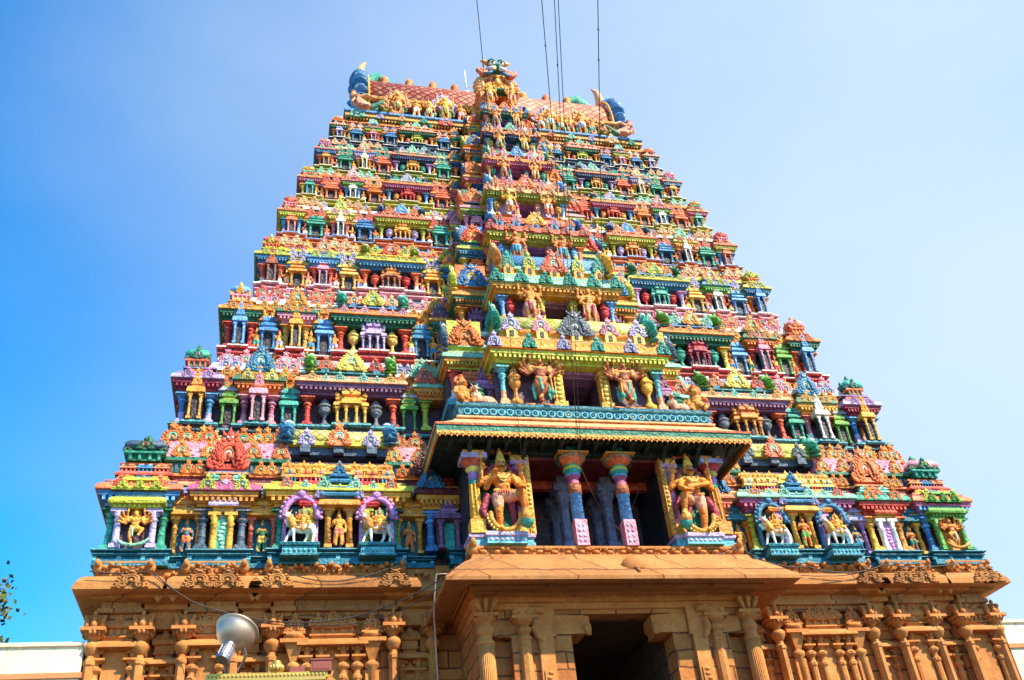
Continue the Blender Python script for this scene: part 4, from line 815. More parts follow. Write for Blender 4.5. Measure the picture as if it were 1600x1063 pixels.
def tier(i):
    w, z, y = TW[i-1], TZ[i-1], TY[i-1]; z2, y2, w2 = TZ[i], TY[i], TW[i]; H = z2-z
    Hc = 4.35 if i == 1 else H; s_ = min(1.25, H/3.7) if i > 1 else 1.25; L = LAY[min(i,5)]; p0 = PT[i]
    cw = .105*Hc; zc = z+.04*Hc; zt = z+.375*Hc; za = zt; zb = z+.475*Hc; zk = z+.555*Hc; ztop = z2-.16*H if i < 8 else z2-.02*H; ov = .26*s_
    core = MB(); yw = y+.56*s_; core.box(-w+.6*s_,w-.6*s_,yw,DEPTH-yw,z-.75,zk); core.box(-w2+.3*s_,w2-.3*s_,y2+.15,DEPTH-y2-.15,zk,z2+.2)
    t = build('tier', core, p0['wall'], tower)
    led = MB(); cor = MB()
    zl = z-.24*H if i > 1 else z-.26
    def plinth(x0, x1, yf, zz):
        x0, x1 = sorted((x0,x1)); h = zz-zl
        led.wrap(x0,x1,yf,DEPTH-1-yf if abs(x0) > .9*w or abs(x1) > .9*w else yw+.2,[(.06,zl-.02*H,0),(.06,zl+h*.10,1),(.03,zl+h*.13,0),(.03,zl+h*.24,0),(-.03,zl+h*.27,2),(-.06,zl+h*.5,0),(.02,zl+h*.53,0),(.08,zl+h*.60,0),(.08,zl+h*.66,3),(-.02,zl+h*.70,3),(-.02,zl+h*.76,0),(.10,zl+h*.80,0),(.14,zl+h*.87,1),(.14,zl+h*.93,0),(.05,zz,0)],0)
        n = max(2, int((x1-x0)/(.55*s_)))
        for k in range(n+1): q = x0+(x1-x0)*k/n; led.box(q-.05*s_,q+.05*s_,yf-.06 if False else yf-.005,yf+.1,zl+h*.26,zl+h*.51,1)
    plinth(-w*.30, w*.30, y-.1, zc)
    for s in (-1,1):
        p = p0 if s < 0 else PTR[i]; side = 'left' if s < 0 else 'right'
        X = lambda f: s*f*w
        def col(f, yy, c, foot, zz=zt, k=1.0):
            link('column', T['column'], [c,alt(c),foot], t, (X(f),yy,zc), (cw*k,cw*k,zz-zc))
        def ent(name, fa, fb, yf, a, b_, c, pal, ovv=ov, ex=.5):
            x0, x1 = sorted((X(fa),X(fb))); m = MB(); entab(m,x0-cw*ex,x1+cw*ex,yf,(DEPTH-yf if fa > .95 else yw+.1),a,b_,c,ovv); return build(name, m, pal, t)
        def kud(f, yy, zz, sz, c, c2='teal', big=False, dp=.7, c3='cream'):
            return link('gable_ornament', T['bigkudu' if big else 'kudu'], [c,c2,c3], t, (X(f),yy,zz), (sz,sz*dp,sz))
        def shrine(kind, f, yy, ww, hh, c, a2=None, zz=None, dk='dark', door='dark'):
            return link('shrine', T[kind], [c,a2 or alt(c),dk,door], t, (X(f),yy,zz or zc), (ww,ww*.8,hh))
        def pedestal(f, yf, ww): plinth(X(f)-ww*.5,X(f)+ww*.5,yf-.12*s_,zc+.012*H)
        def house(f, yy, zz, ww, hh, c, c2): link('roof_house', T['house'], [c,c2 if c2 != c or c == 'gold' else alt(c),'dark'], t, (X(f),yy,zz), (ww,ww*.6,hh))
        rem = ztop-zk; yc = y+cw*.5
        # ---- corner bay
        K = L['K']; kp = p['K']; kc = sum(K)/2; kw = (K[0]-K[1])*w
        for f in K: col(f,yc,kp[0],kp[1])
        link('column', T['column'], ['orange','orange',kp[1]], t, (X(K[0])+s*0.0,yc+kw,zc), (cw,cw,zt-zc))
        ent('cornice',K[0],K[1],y,za,zb,zk,[kp[3],kp[4],'sky' if i == 1 else kp[3]])
        plinth(X(K[0])-s*-cw*.6,X(K[1])-s*cw*.6,y-.03,zc)
        for f in (lerp(K[0],K[1],.12),lerp(K[0],K[1],.88)): kud(f,y-ov*.95,zb+.02,cw*1.0,kp[5],'red' if i == 1 else 'teal')
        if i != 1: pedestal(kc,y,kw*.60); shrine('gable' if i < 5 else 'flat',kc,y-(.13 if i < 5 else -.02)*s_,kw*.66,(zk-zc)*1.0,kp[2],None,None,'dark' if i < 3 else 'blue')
        fr = .30 if i > 1 else .20
        hx = 3 if i < 4 else 2
        for k in range(hx): house(lerp(K[0],K[1],(k+.5)/hx),y+.14*s_,zk,kw*1.2/hx,rem*fr*1.02,kp[6],kp[6] if i > 1 else ['orange','blue','orange'][k])
        m = MB(); x0,x1 = sorted((X(K[0]),X(K[1]))); zz = zk+rem*fr; m.wrap(x0,x1,y+.22*s_,DEPTH-y-.3,[(-.05,zk-.03,0),(-.05,zz,0),(.12,zz+.01,1),(.14,zz+.06,1),(.05,zz+rem*.09,1)],0); build('roof_ledge', m, [p0['wall'],kp[4]], t)
        zz += rem*.09
        if i == 1:
            for k in range(3): house(lerp(K[0],K[1],(k+.5)/3),y+.30,zz,kw*1.05/3,rem*.165,['salmon','blue','salmon'][k],['peach','sky','peach'][k])
            m = MB(); m.wrap(x0+.12,x1-.12,y+.4,3,[(0,zz,0),(0,zz+rem*.13,0),(.14,zz+rem*.14,1),(.16,zz+rem*.17,1),(.04,zz+rem*.20,1)],0); build('roof_ledge', m, ['green','salmon'], t); zz += rem*.20
        dw = kw*.98; link('dome', T['dome'], ['turq' if i == 1 else kp[6],kp[7],'green' if i < 3 else kp[4],kp[5]], t, (X(lerp(K[0],K[1],.36 if i > 1 else .46)),y+.1*s_+dw*.36,zz), (dw*(.9 if i > 1 else .82),dw*.75,(z2-zz)*.74 if i > 1 else .98))
        if i == 1:
            for f in (.893,): kud(f,y2-.22,z2-.90,.80,'orange','mint')
        # ---- recesses
        for ri, key in enumerate(('r1','r2','r3')):
            r = L[key]; rp = p['R2'] if ri == 1 else p['R']; yr = y+.3*s_; za_, zb_, zk_ = zt-.05*Hc, z+.40*Hc, z+.47*Hc
            ea, eb = ((K[1],L['N'][0]),(L['N'][1],L['S'][0]),(L['S'][1],L['X']))[ri]
            rw = (ea-eb)*w; x0,x1 = sorted((X(ea),X(eb))); rname = ('outer','middle','inner')[ri]
            plinth(x0,x1,y+.16*s_,zc-.03*H)
            if i == 1:                               # open aedicule with a standing statue
                m = MB(); hh = zt-zc-.1; W_ = rw*.60
                for q in (-1,1): m.box(q*W_*.5-.09,q*W_*.5+.09,-.1,.1,0,.1,0); m.lathe(q*W_*.5,0,[(.09,.1,0),(.075,hh*.6,0),(.1,hh*.62,0),(.07,hh*.68,0),(.13,hh*.82,0)],8); m.box(q*W_*.5-.15,q*W_*.5+.15,-.13,.13,hh*.82,hh*.9,0)
                m.box(-W_*.5,W_*.5,.12,.2,0,hh,2); m.wrap(-W_*.5,W_*.5,-.12,.2,kap(.16,hh*.9,.34,1),1); m.wrap(-W_*.42,W_*.42,-.06,.2,[(0,hh*.9+.34,1),(0,hh*.9+.46,1),(.1,hh*.9+.48,1),(.1,hh*.9+.6,1),(0,hh*.9+.66,1)],1)
                m.put(T_K,(0,-.2,hh*.9+.1),(.34,.4,.34),0,[1,2,1])
                build('shrine', m, [rp[0] if ri != 0 else 'gold',rp[1],'teal'], t, (X(r[1]),yr-.05,zc))
                sk = ('slate','green','skin')[ri] if s < 0 else ('rust','slate','gold')[ri]; c1 = ('orange','yellow','skin')[ri] if s < 0 else ('green','blue','skin')[ri]
                fig_thing('small','statue',X(r[1]),yr-.08,zc+.02,hh*.74,[sk,c1,'gold','green','gold'],
                          f'{cn(c1)}-robed deity statue standing in the {rname} recess niche, first painted tier, {side} half' if c1 != 'skin' else f'bare {cn(sk)} deity statue in the {rname} recess niche, first painted tier, {side} half')
            else:
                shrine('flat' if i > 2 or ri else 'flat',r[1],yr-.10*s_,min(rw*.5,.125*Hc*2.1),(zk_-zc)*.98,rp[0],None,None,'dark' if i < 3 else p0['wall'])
                if i > 2:
                    for f, nm in ((r[0],'left' if s < 0 else 'right'),(r[2],'right' if s < 0 else 'left')):
                        q = random.random(); sk = random.choice(SKINS); c1 = random.choice([c for c in CLOTHS if c != sk])
                        fig_thing('small' if q < .6 else 'smallb','figurine',X(f),y+.12*s_,zc-.03*H,(zt-zc)*.80,[sk,c1,random.choice(('gold','red','orange')),random.choice(CLOTHS),'gold'],
                                  f'{cn(c1)}-robed figurine {nm} of the {cn(rp[0])} shrine, {rname} recess, {ORD[i-1]} tier, {side} half', 'figurine', 'small figurines standing on the tower tiers')
            m = MB(); entab(m,x0+cw*.3,x1-cw*.3,yr-.06,yw+.3,za_,zb_,zk_,ov*.8); build('cornice', m, [('gold' if i == 1 else 'slate' if i == 2 else p['K'][3]),rp[1] if i != 2 else 'lav',rp[1] if i == 1 else 'grey'], t)
            zr = zk_; h1 = (ztop-zr)
            for f in ((r[0]+r[1])/2,(r[1]+r[2])/2) if i > 1 else (): kud(f,yr-ov*.5,zr-.04*H,cw*1.15,rp[2],rp[3])
            if i == 1:
                house(r[1],yr+.02,zr,rw*.55,h1*.22,'blue','sky' if s < 0 else 'salmon'); house(r[0],yr+.02,zr,rw*.3,h1*.2,'turq','lav'); house(r[2],yr+.02,zr,rw*.3,h1*.2,'lime','salmon')
                m = MB(); m.wrap(x0-.1,x1+.1,yr+.14,y2+.6,[(0,zr,0),(0,zr+h1*.22,0),(.16,zr+h1*.23,1),(.18,zr+h1*.26,1),(.1,zr+h1*.3,2),(.1,zr+h1*.36,2),(.16,zr+h1*.38,3),(.16,zr+h1*.42,3),(0,zr+h1*.43,4),(0,zr+h1*.62,4),(.14,zr+h1*.64,4),(.14,zr+h1*.70,5),(.03,zr+h1*.86,5),(.03,zr+h1*.98,6)],0); dentrow(m,x0-.1,x1+.1,yr+.14,zr+h1*.46,zr+h1*.6,.16,7); [m.ell((q_,yr+.02+.06*(k_ % 2),zr+h1*(.74+.05*(k_ % 3))),(.07,.05,.05),5,6,4) for k_,q_ in enumerate(np.arange(x0,x1,.11))]; build('roof_ledge', m, ['plum','peach','maroon','orange','green','pink','navy','slate'], t)
                for f in ((r[0]+r[1])/2,(r[1]+r[2])/2): kud(f,yr-.06,zr+h1*.42,rw*.36,'orange','green'); kud(f+.012*(1 if f > r[1] else -1)*1.5,yr+.0,zr+h1*.70,rw*.46,'orange' if ri != 2 else 'gold','mint')
            else:
                for k in (0,1): house(lerp(r[0],r[2],.22+.56*k),yr+.1*s_,zr,rw*.36,h1*.24,'coral' if i == 2 else rp[2],rp[1])
                m = MB(); m.wrap(x0-.05,x1+.05,yr+.16*s_,y2+.5,[(0,zr,0),(0,zr+h1*.24,0),(.1,zr+h1*.25,1),(.11,zr+h1*.30,1),(0,zr+h1*.33,2),(0,zr+h1*.56,2),(.09,zr+h1*.58,3),(.10,zr+h1*.66,3),(0,zr+h1*.84,3)],0); dentrow(m,x0,x1,yr+.16*s_,zr+h1*.36,zr+h1*.53,.13*s_,0); build('roof_ledge', m, [p0['wall'],rp[1],rp[3],'white' if i in (2,3,5) else rp[1]], t)
                for f in ((r[0]+r[1])/2,(r[1]+r[2])/2): kud(f,yr+.02*s_,zr+h1*.31,cw*1.25,rp[2],rp[3]); kud(f+.006,yr+.1*s_,zr+h1*.60,cw*1.35,rp[4],'teal')
            if i == 1:
                for f in (r[0],r[2]): kud(f,yr+.25,z2-.86,.62,'orange','mint')
        # ---- narrow bay
        Nn = L['N']; np_ = p['N']; nc = sum(Nn)/2; nw = (Nn[0]-Nn[1])*w
        for f in Nn: col(f,yc,np_[0],np_[1] if i != 1 else np_[0])
        ent('cornice',Nn[0],Nn[1],y,za,zb,zk,[np_[2+0] if False else p['N'][2+1-1] if False else (p['N'][3-1]),np_[3],np_[2]] if False else [np_[3-1],np_[3],np_[2]])
        plinth(X(Nn[0])-s*-cw*.6,X(Nn[1])-s*cw*.6,y-.03,zc)
        if i == 1:
            m = MB(); hh = zt-zc; W_ = nw*.42
            for q in (-1,1): m.lathe(q*W_*.5,0,[(.13,0,0),(.11,.1,0),(.1,hh*.6,0),(.14,hh*.63,0),(.09,hh*.68,0),(.17,hh*.8,0)],8); m.box(q*W_*.5-.2,q*W_*.5+.2,-.16,.16,hh*.8,hh*.88,0)
            m.box(-W_*.36,W_*.36,.0,.1,0,hh*.86,2); m.wrap(-W_*.62,W_*.62,-.14,.2,[(0,hh*.88,3),(0,hh*.96,3),(.14,hh*.98,1),(.16,hh*1.02,1),(.1,hh*1.12,1),(.0,hh*1.16,1),(-.1,hh*1.18,1),(-.1,hh*1.26,1)],1)
            for z_ in np.linspace(.12,hh*.8,9): m.ell((.05*math.sin(z_*9),-.01,z_),(.1,.03,.07),4,6,4)
            m.put(T_K,(0,-.2,hh*1.12),(.8,.6,.68),0,[1,2,1]); build('shrine', m, [np_[1+0] if s > 0 else 'gold','lav' if s < 0 else 'red','turq' if s < 0 else 'lilac','gold','mint' if s < 0 else 'lilac'], t, (X(nc),y+.1,zc))
        else: pedestal(nc,y,nw*.60); shrine('gable' if i in (2,3,5,7) else 'flat',nc,y-(.13 if i in (2,3,5,7) else -.02)*s_,nw*.66,(zk-zc)*1.02,np_[1],None,None,'dark' if i < 3 else 'teal')
        for f in (lerp(Nn[0],Nn[1],.05),lerp(Nn[0],Nn[1],.95)): kud(f,y-ov*.95,zb+.02,cw*1.1,np_[4],'teal')
        for k in range(2 if i > 1 else 3): n_ = 2 if i > 1 else 3; house(lerp(Nn[0],Nn[1],(k+.5)/n_),y+.1*s_,zk,nw*1.2/n_,rem*.24,np_[5] if i > 1 else ['turq','orange','turq'][k],np_[5] if i > 1 else ['mint','salmon','mint'][k])
        m = MB(); x0,x1 = sorted((X(Nn[0]),X(Nn[1]))); zz = zk+rem*.24; m.wrap(x0,x1,y+.18*s_,y2+.5,[(0,zk-.03,0),(0,zz,0),(.1,zz+.01,1),(.12,zz+.06,1),(0,zz+rem*.07,2),(-.1,zz+rem*.2,2),(.05,zz+rem*.22,2),(.05,zz+rem*.27,2)],0); build('roof_ledge', m, [p0['wall'],np_[3] if i > 1 else 'peach',np_[5]], t)
        gs = nw*.84; gh_ = min(gs*1.28,(ztop+.12*H-zk-rem*.36)/1.2); o_ = kud(nc,y+.14*s_,zk+rem*.36,gs,np_[6+0] if i > 1 else ('red' if s < 0 else 'coral'),'mint' if i > 1 else 'coral',True,.55,'white'); o_.scale.z = gh_
        # ---- wide bay
        Sf = L['S']; sp = p['S']; sc_ = sum(Sf)/2; sw = (Sf[0]-Sf[1])*w; ys = y-.06
        for f in Sf: col(f,ys+cw*.5,sp[0],sp[0] if i < 4 else 'white')
        ent('cornice',Sf[0],Sf[1],ys,za,zb,zk,[sp[3],sp[4],sp[3]],ov*1.15)
        plinth(X(Sf[0])-s*-cw*.6,X(Sf[1])-s*cw*.6,ys-.05,zc)
        if i > 1:
            for f in (lerp(Sf[0],Sf[1],.2),lerp(Sf[0],Sf[1],.8)): link('pot_column', T['pot'], [sp[1],sp[1],sp[1]], t, (X(f),y+.2*s_,zc), (cw*1.25,cw*1.2,(zt-zc)*1.04))
            pedestal(sc_,ys-.04,sw*.36); shrine('double',sc_,y+.10*s_,sw*.40,(zb-zc)*1.04,sp[2],None,None,'dark' if i < 3 else p0['wall'])
        for q in (.04,.2,.36,.64,.8,.96): kud(lerp(Sf[0],Sf[1],q),ys-ov*1.05,zb+.02,cw*(1.0 if q in (.04,.96,.36,.64) else .72),sp[5] if q in (.04,.96) or i > 2 else 'mint','teal')
        zz = zk
        if i == 1:
            for k,(c,c2) in enumerate(zip(('blue','red','pink','turq','pink','red','sky'),('gold',)*7)):
                f = lerp(Sf[0],Sf[1],(.06,.2,.34,.5,.66,.8,.94)[k]); ww = sw*(.135 if k != 3 else .27); house(f,ys+.05,zz,ww,rem*(.37 if k != 3 else .46),c,'gold' if s < 0 else 'yellow')
                if k != 3: house(f+.004*w/15,ys+.28,zz+rem*.24,ww,rem*.3,'gold','gold')
            m = MB(); x0,x1 = sorted((X(Sf[0]),X(Sf[1]))); m.wrap(x0+.1,x1-.1,ys+.35,y2+.6,[(0,zk-.05,0),(0,zk+rem*.42,0),(.08,zk+rem*.43,1),(.08,zk+rem*.50,1),(-.02,zk+rem*.51,0),(-.02,zk+rem*.56,0)],0); build('roof_ledge', m, ['plum','gold'], t); zz = zk+rem*.52; v0 = .30
        else:
            m = MB(); x0,x1 = sorted((X(Sf[0]),X(Sf[1]))); m.wrap(x0,x1,ys+.12*s_,y2+.6,[(0,zk-.03,0),(.02,zk+rem*.07,0),(.12,zk+rem*.08,1),(.12,zk+rem*.14,1),(0,zk+rem*.15,2),(0,zk+rem*.26,2),(.1,zk+rem*.27,2),(.1,zk+rem*.32,2)],0); dentrow(m,x0,x1,ys+.12*s_,zk+rem*.165,zk+rem*.25,.16*s_,0); build('roof_ledge', m, [p0['led'],sp[4],sp[6]], t); zz = zk+rem*.32; v0 = .12
        nk = .2
        if i == 1: zz, nk, v0 = 17.62, .36, .52
        zv = 18.95 if i == 1 else ztop+.06*H
        VL = sw*.94; rv = (zv-zz)*(.52 if i == 1 else .62); ry = .42*s_
        m = MB(); m.box(-VL*.5,VL*.5,-ry*.8,ry,0,nk*.6*(zv-zz),0); m.wrap(-VL*.5,VL*.5,-ry*.9,ry,[(0,nk*.6*(zv-zz),1),(.1,nk*.65*(zv-zz),1),(.1,nk*(zv-zz),1)],1)
        for q in (-.33,0,.33): m.box(q*VL-.14*s_,q*VL+.14*s_,-ry-.12,-ry*.5,0,nk*(zv-zz),0)
        vy = y+v0+ry; build('roof_ledge', m, [sp[6],'lime' if i < 3 else sp[6]], t, (X(sc_),vy,zz))
        vz = zz+nk*(zv-zz); link('vault', vault_mesh(VL*.96,ry,rv), [lattice(f'{sp[7]}{sp[8]}',sp[7],sp[8],'cream' if i < 4 else sp[7],.26*s_,.2)], t, (X(sc_),vy,vz))
        for q in (-1,1): link('vault_end', T['fin'], [sp[9],sp[9],'white'], t, (X(sc_)+q*VL*.5,vy,vz-.08), (1.0*s_*q,ry*2.5,rv*1.5))
        kud(sc_,vy-ry-.16*s_,zz+nk*.5*(zv-zz),sw*.26 if i > 1 else sw*.22,sp[10],'mint',i > 1,.5,'white')
        for q in (.2,.8): kud(lerp(Sf[0],Sf[1],q),vy-ry-.1*s_,zz+nk*.6*(zv-zz),cw*1.35 if i > 1 else .55,sp[11],'teal')
        # ---- single column beside the centre, and the stepped bay next to it
        xp = p['X']; fx = L['X']; hw = CEN[i][3] if i > 1 else 4.3; yC = CEN[i][0] if i > 1 else -.6; yy = lerp(y,yC,.45) if i > 1 else y+.05
        xa = min(fx*w-cw*.2, hw+1.3*s_) if i > 1 else .27*w; xi = hw-.05
        col(fx,yc,xp[0],xp[0])
        m = MB(); x0,x1 = sorted((X(fx)+s*cw*.6,s*xa)); entab(m,x0,x1,y,yw+.1,za,zb,zk,ov*.9); build('cornice', m, [xp[2],xp[3],xp[2]], t)
        kud(fx,y-ov*.8,zk-.1,cw*1.5,xp[1] if i > 1 else 'blue','teal',True); kud(fx+.004,y+.1,zk+rem*.3,cw*1.9,xp[3],'mint',True)
        if i == 1:
            shrine('gable',.302,y+.05,.95,(zt-zc)*1.3,xp[1],None,None,'plum','turq')
            for k in range(2): house(.30+k*.03,y+.2,zk,.6,rem*.3,'salmon','salmon'); kud(.30+k*.03,y+.15,zk+rem*.32,.55,'green' if k else 'orange','teal')
            m = MB(); x0,x1 = sorted((s*.36*w,s*.26*w)); m.wrap(x0,x1,y+.35,y2+.6,[(0,zk,0),(0,zk+rem*.3,0),(.1,zk+rem*.31,1),(.1,zk+rem*.4,1),(-.1,zk+rem*.41,2),(-.1,zk+rem*.95,2)],0); build('roof_ledge', m, ['salmon','salmon','green'], t)
        else:
            yw2 = yy+.35*s_; blk = MB(); x0,x1 = sorted((s*xa,s*xi)); blk.box(x0,x1,yw2,yw+.2,zl-.3,zk+rem*.5); build('step_wall', blk, 'maroon' if i > 2 else p0['wall'], t)
            zs = zc+.12*H; zt2 = zt+.12*H
            led.wrap(x0,x1,yy,yw,[(.05,zl-.1,0),(.05,zs-.12*H,0),(.12,zs-.08*H,1),(.12,zs-.02*H,1),(.03,zs,1)],0)
            link('column', T['column'], [xp[3] if xp[3] != 'mint' else 'salmon']*2+['white'], t, (s*(xa-cw*.5),yy+cw*.5,zs), (cw*.95,cw*.95,zt2-zs))
            ww = (xa-xi-cw)*.8; link('shrine', T['flat' if i != 3 else 'double'], [xp[1],xp[1],'dark','dark'], t, (s*((xa+xi)*.5-cw*.3),yy+.15*s_,zs), (ww,ww*.6,(zt2-zs)*.98))
            m = MB(); entab(m,x0,x1,yy,yw,zt2,zt2+.1*H,zt2+.18*H,ov*.9); build('cornice', m, [xp[2],xp[3],xp[0]], t)
            zq = zt2+.18*H; m = MB(); m.wrap(x0,x1,yy+.1*s_,yw,[(0,zq,0),(0,zq+.08*H,0),(.1,zq+.09*H,1),(.1,zq+.13*H,1),(-.05,zq+.15*H,0),(-.05,z2+.1*H,0)],0); build('roof_ledge', m, [xp[0],xp[3]], t)
            kud((xa+xi)*.5/w,yy-.0,zq+.1*H,(xa-xi)*.75,('red','salmon','orange','blue')[i % 4],'gold',True)
            link('vault_end', T['fin'], [('navy','coral','slate','lime')[i % 4],'gold','white'], t, (s*(xa+.05),yy+.35*s_,zq+.05*H), (.7*s_*s,.8*s_,.34*H))
    if i > 1:
        for s in (-1,1):
            kz = zl+.02*H; ks = .215*H
            for fa, fb, n_, c, dy in ((L['K'][0],L['K'][1],2,0,-.10),(L['K'][1],L['N'][0],2,1,.10),(L['N'][0],L['N'][1],2,0,-.10),(L['N'][1],L['S'][0],2,1,.10),(L['S'][1],L['X'],2,1,.10)):
                for k in range(n_):
                    f = lerp(fa,fb,(k+.5)/n_ if c else .08+.84*k); link('gable_ornament', T['kudu'], [(PLK[i][0],PLK[i][1])[c],'mint' if i % 2 else 'turq','cream'], t, (s*f*w,y+dy-.06,kz), (ks*.82,ks*.5,ks*.86))
            for q in (.30,.70) if i > 3 else (): link('gable_ornament', T['kudu'], [PLK[i][1],'teal','cream'], t, (s*lerp(L['S'][0],L['S'][1],q)*w,y-.22,kz), (ks*.8,ks*.5,ks*.84))
    build('plinth', led, [p0['led'],p0['lip'],'teal' if i != 2 else 'slate',('teal','maroon','slate','plum','maroon','olive','navy','maroon')[i-1]], t)
    return t
TIERS = {i: tier(i) for i in range(1,9)}

# ---- centre bay of each tier: doorway, columns, pot columns, guardians, cornice and barrel roof --------------------------
def centre(i):
    yC, zf, zt, hw = CEN[i]; pc = PC[i]; H = TZ[i]-TZ[i-1] if i < 9 else 2.0; s_ = min(1.1, H/3.7); yb = TY[i-1]+.6; hh = (zt-zf)
    dw = hw*.235; cw = .088*H if i > 2 else .36; ztc = zf+hh*.66; dz = zf+hh*.62; yw = yC+.38*s_; parent = TIERS[min(i,8)]
    wl = 'plum' if i < 4 else 'lav' if i < 6 else 'purple'
    m = MB(); low = zf-(1.6*s_ if i > 2 else .1)
    m.box(-hw,-dw,yw,yb,low,zt-.05,0); m.box(dw,hw,yw,yb,low,zt-.05,0); m.box(-dw,dw,yw+.002,yb,dz,zt-.05,1); m.box(-dw,dw,yw+.002,yb,low,zf,0)
    for k in range(4): m.box(-dw,dw,yw+.2+k*.5,yw+.28+k*.5,dz-.05,dz,1)
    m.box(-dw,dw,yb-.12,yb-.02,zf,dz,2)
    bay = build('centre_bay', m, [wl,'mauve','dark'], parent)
    for s in (-1,1):
        link('column', T['column'], [pc[0],pc[0],'peach' if i < 4 else 'white'], parent, (s*(hw-cw*.6),yC+cw*.6,zf), (cw,cw,ztc-zf))
        link('pot_column', T['pot'], [pc[1],pc[1],pc[1]], parent, (s*hw*.79,yC+cw*.6,zf+.04), (cw*1.35,cw*1.2,(ztc-zf)*1.0))
        m = MB(); jw = dw*.22; m.box(-jw,jw,-.1*s_,.25*s_,0,ztc-zf,0); m.box(-jw*1.5,jw*1.5,-.14*s_,.25*s_,0,.1*hh,0); m.box(-jw*1.5,jw*1.5,-.14*s_,.2*s_,(ztc-zf)*.84,(ztc-zf)*.9,0)
        for q in np.linspace(.14,.8,7): m.ell((0,-.12*s_,(ztc-zf)*q),(jw*.7,.04*s_,.03*hh),1,6,4)
        build('door_jamb', m, [pc[2],'yellow'], parent, (s*(dw+jw*.8),yC+.26*s_,zf))
        m = MB(); m.box(s*hw*.5-hw*.2,s*hw*.5+hw*.2,yC+.02,yw+.02,zf-.02,zf+.05,0); m.box(*sorted((s*(dw+.02),s*hw)),yC+.1*s_,yw+.02,zf-.06,zf+.03,0); build('plinth', m, ['orange'], parent)
        # side face of the projecting bay: a column and a panel
        link('column', T['column'], ['rust','orange','rust'], parent, (s*(hw+.02),yC+.8*s_,zf), (cw*.9,cw*.9,ztc-zf))
    m = MB(); entab(m,-hw,hw,yC,yb,ztc,zf+hh*.83,zt,.3*s_); build('cornice', m, [pc[3],pc[4],pc[3]], parent)
    n = 6 if i < 6 else 5
    for k in range(n): q = -hw+2*hw*k/(n-1); link('gable_ornament', T['kudu'], [(pc[5],'turq' if i < 4 else pc[5])[k % 2],'teal','cream'], parent, (q*1.02,yC-.3*s_,zf+hh*.84), (.145*H*(1 if i > 2 else .9),)*2+(.15*H,))
    return bay
for i in range(2,9): centre(i)
def cvault(i):
    """barrel roof over the centre bay of tier i, at the feet of tier i+1's guardians"""
    yC, zf, zt, hw = CEN[i]; y2, zf2 = CEN[i+1][0], CEN[i+1][1]; pc = PC[i]; H = TZ[i]-TZ[i-1]; s_ = min(1.1,H/3.7); gap = zf2-zt; ry = max(.3,(y2-yC)*.42); VL = hw*1.86; parent = TIERS[i]
    m = MB(); m.wrap(-hw+.05,hw-.05,yC+.05,y2+.5,[(0,zt-.03,2),(.04,zt+gap*.05,2),(.1,zt+gap*.06,1),(.1,zt+gap*.12,1),(-.08,zt+gap*.13,0),(-.08,zt+gap*.26,0),(.03,zt+gap*.28,1),(.04,zt+gap*.34,1),(-.1,zt+gap*.36,1)],0)
    for q in (-.78,-.42,0,.42,.78): m.box(q*hw-.2*s_,q*hw+.2*s_,yC-.06,yC+.3,zt+gap*.10,zt+gap*.36,0); m.box(q*hw-.06*s_,q*hw+.06*s_,yC-.09,yC,zt+gap*.14,zt+gap*.27,3)
    build('roof_ledge', m, [pc[7] if i < 3 else pc[8],pc[4],'teal' if i < 4 else 'sky','dark'], parent)
    vz = zt+gap*.34; rv = gap*(.46 if i < 4 else .32); vy = yC+.05+ry
    lm = lattice('c%d' % i,('olive','sky','coral','coral','turq','slate','orange','gold')[i-2],('lime','slate','salmon','salmon','mint','sky','peach','gold')[i-2],('cream','sky','coral','coral','turq','lav','orange','gold')[i-2],.2*s_,.25)
    link('vault', vault_mesh(VL,ry,rv), [lm], parent, (0,vy,vz))
    for s in (-1,1): link('vault_end', T['fin'], [('turq','gold','blue','sky','turq','blue','blue')[i-2],('olive','blue','slate','coral','mint','lav','lav')[i-2],'white'], parent, (s*VL*.51,vy,vz-gap*.1), (.8*s_*s,ry*2.5,rv*1.7))
    bc = ('grey','coral','gold','coral','sky','mint','coral')[i-2]; link('gable_ornament', T['bigkudu'], [bc,('slate','mint','peach','pink','lav','turq','gold')[i-2],'white'], parent, (0,vy-ry-.12,zt+gap*.22), (hw*.34,.4*s_,gap*(.52 if i < 3 else .46)))
    for q,c in ((-.78,pc[5]),(-.42,'pink' if i != 3 else 'lime'),(.42,'pink' if i != 3 else 'lime'),(.78,pc[5])): link('gable_ornament', T['kudu'], [c,'teal','cream'], parent, (q*hw,vy-ry-.1,zt+gap*.28), (hw*.21,.35*s_,gap*(.36 if i < 4 else .28)))
for i in range(2,9): cvault(i)
# guardians beside each doorway
for i in range(2,10):
    yC, zf, zt, hw = CEN[i]; hh = zt-zf
    for s in (-1,1):
        side = 'left' if s < 0 else 'right'; x = s*hw*(.5 if i < 9 else .62); h = hh*(.90 if i > 3 else .88)/1.1
        if i == 2: fig_thing('many','guardian_statue',x,yC-.02,zf+.05,hh*.80/1.12,['rust','skin','gold','turq','crimson'],f'reddish-brown many-armed guardian statue {side} of the second-tier doorway above the porch',mirror=s > 0)
        else: fig_thing('guard','guardian_statue',x,yC-.16,zf+.0,h,[('skin','gold')[i % 2],('flesh','sky','white','peach','flesh','peach','flesh')[i-3],'gold',('crimson','turq','red','green','turq','green','red')[i-3],'gold'],
                       f'gold guardian statue {side} of the central doorway in the {ORD[i-1]} painted tier' if i < 9 else f'gold guardian statue {side} of the topmost niche below the roof gable mask',mirror=s > 0)
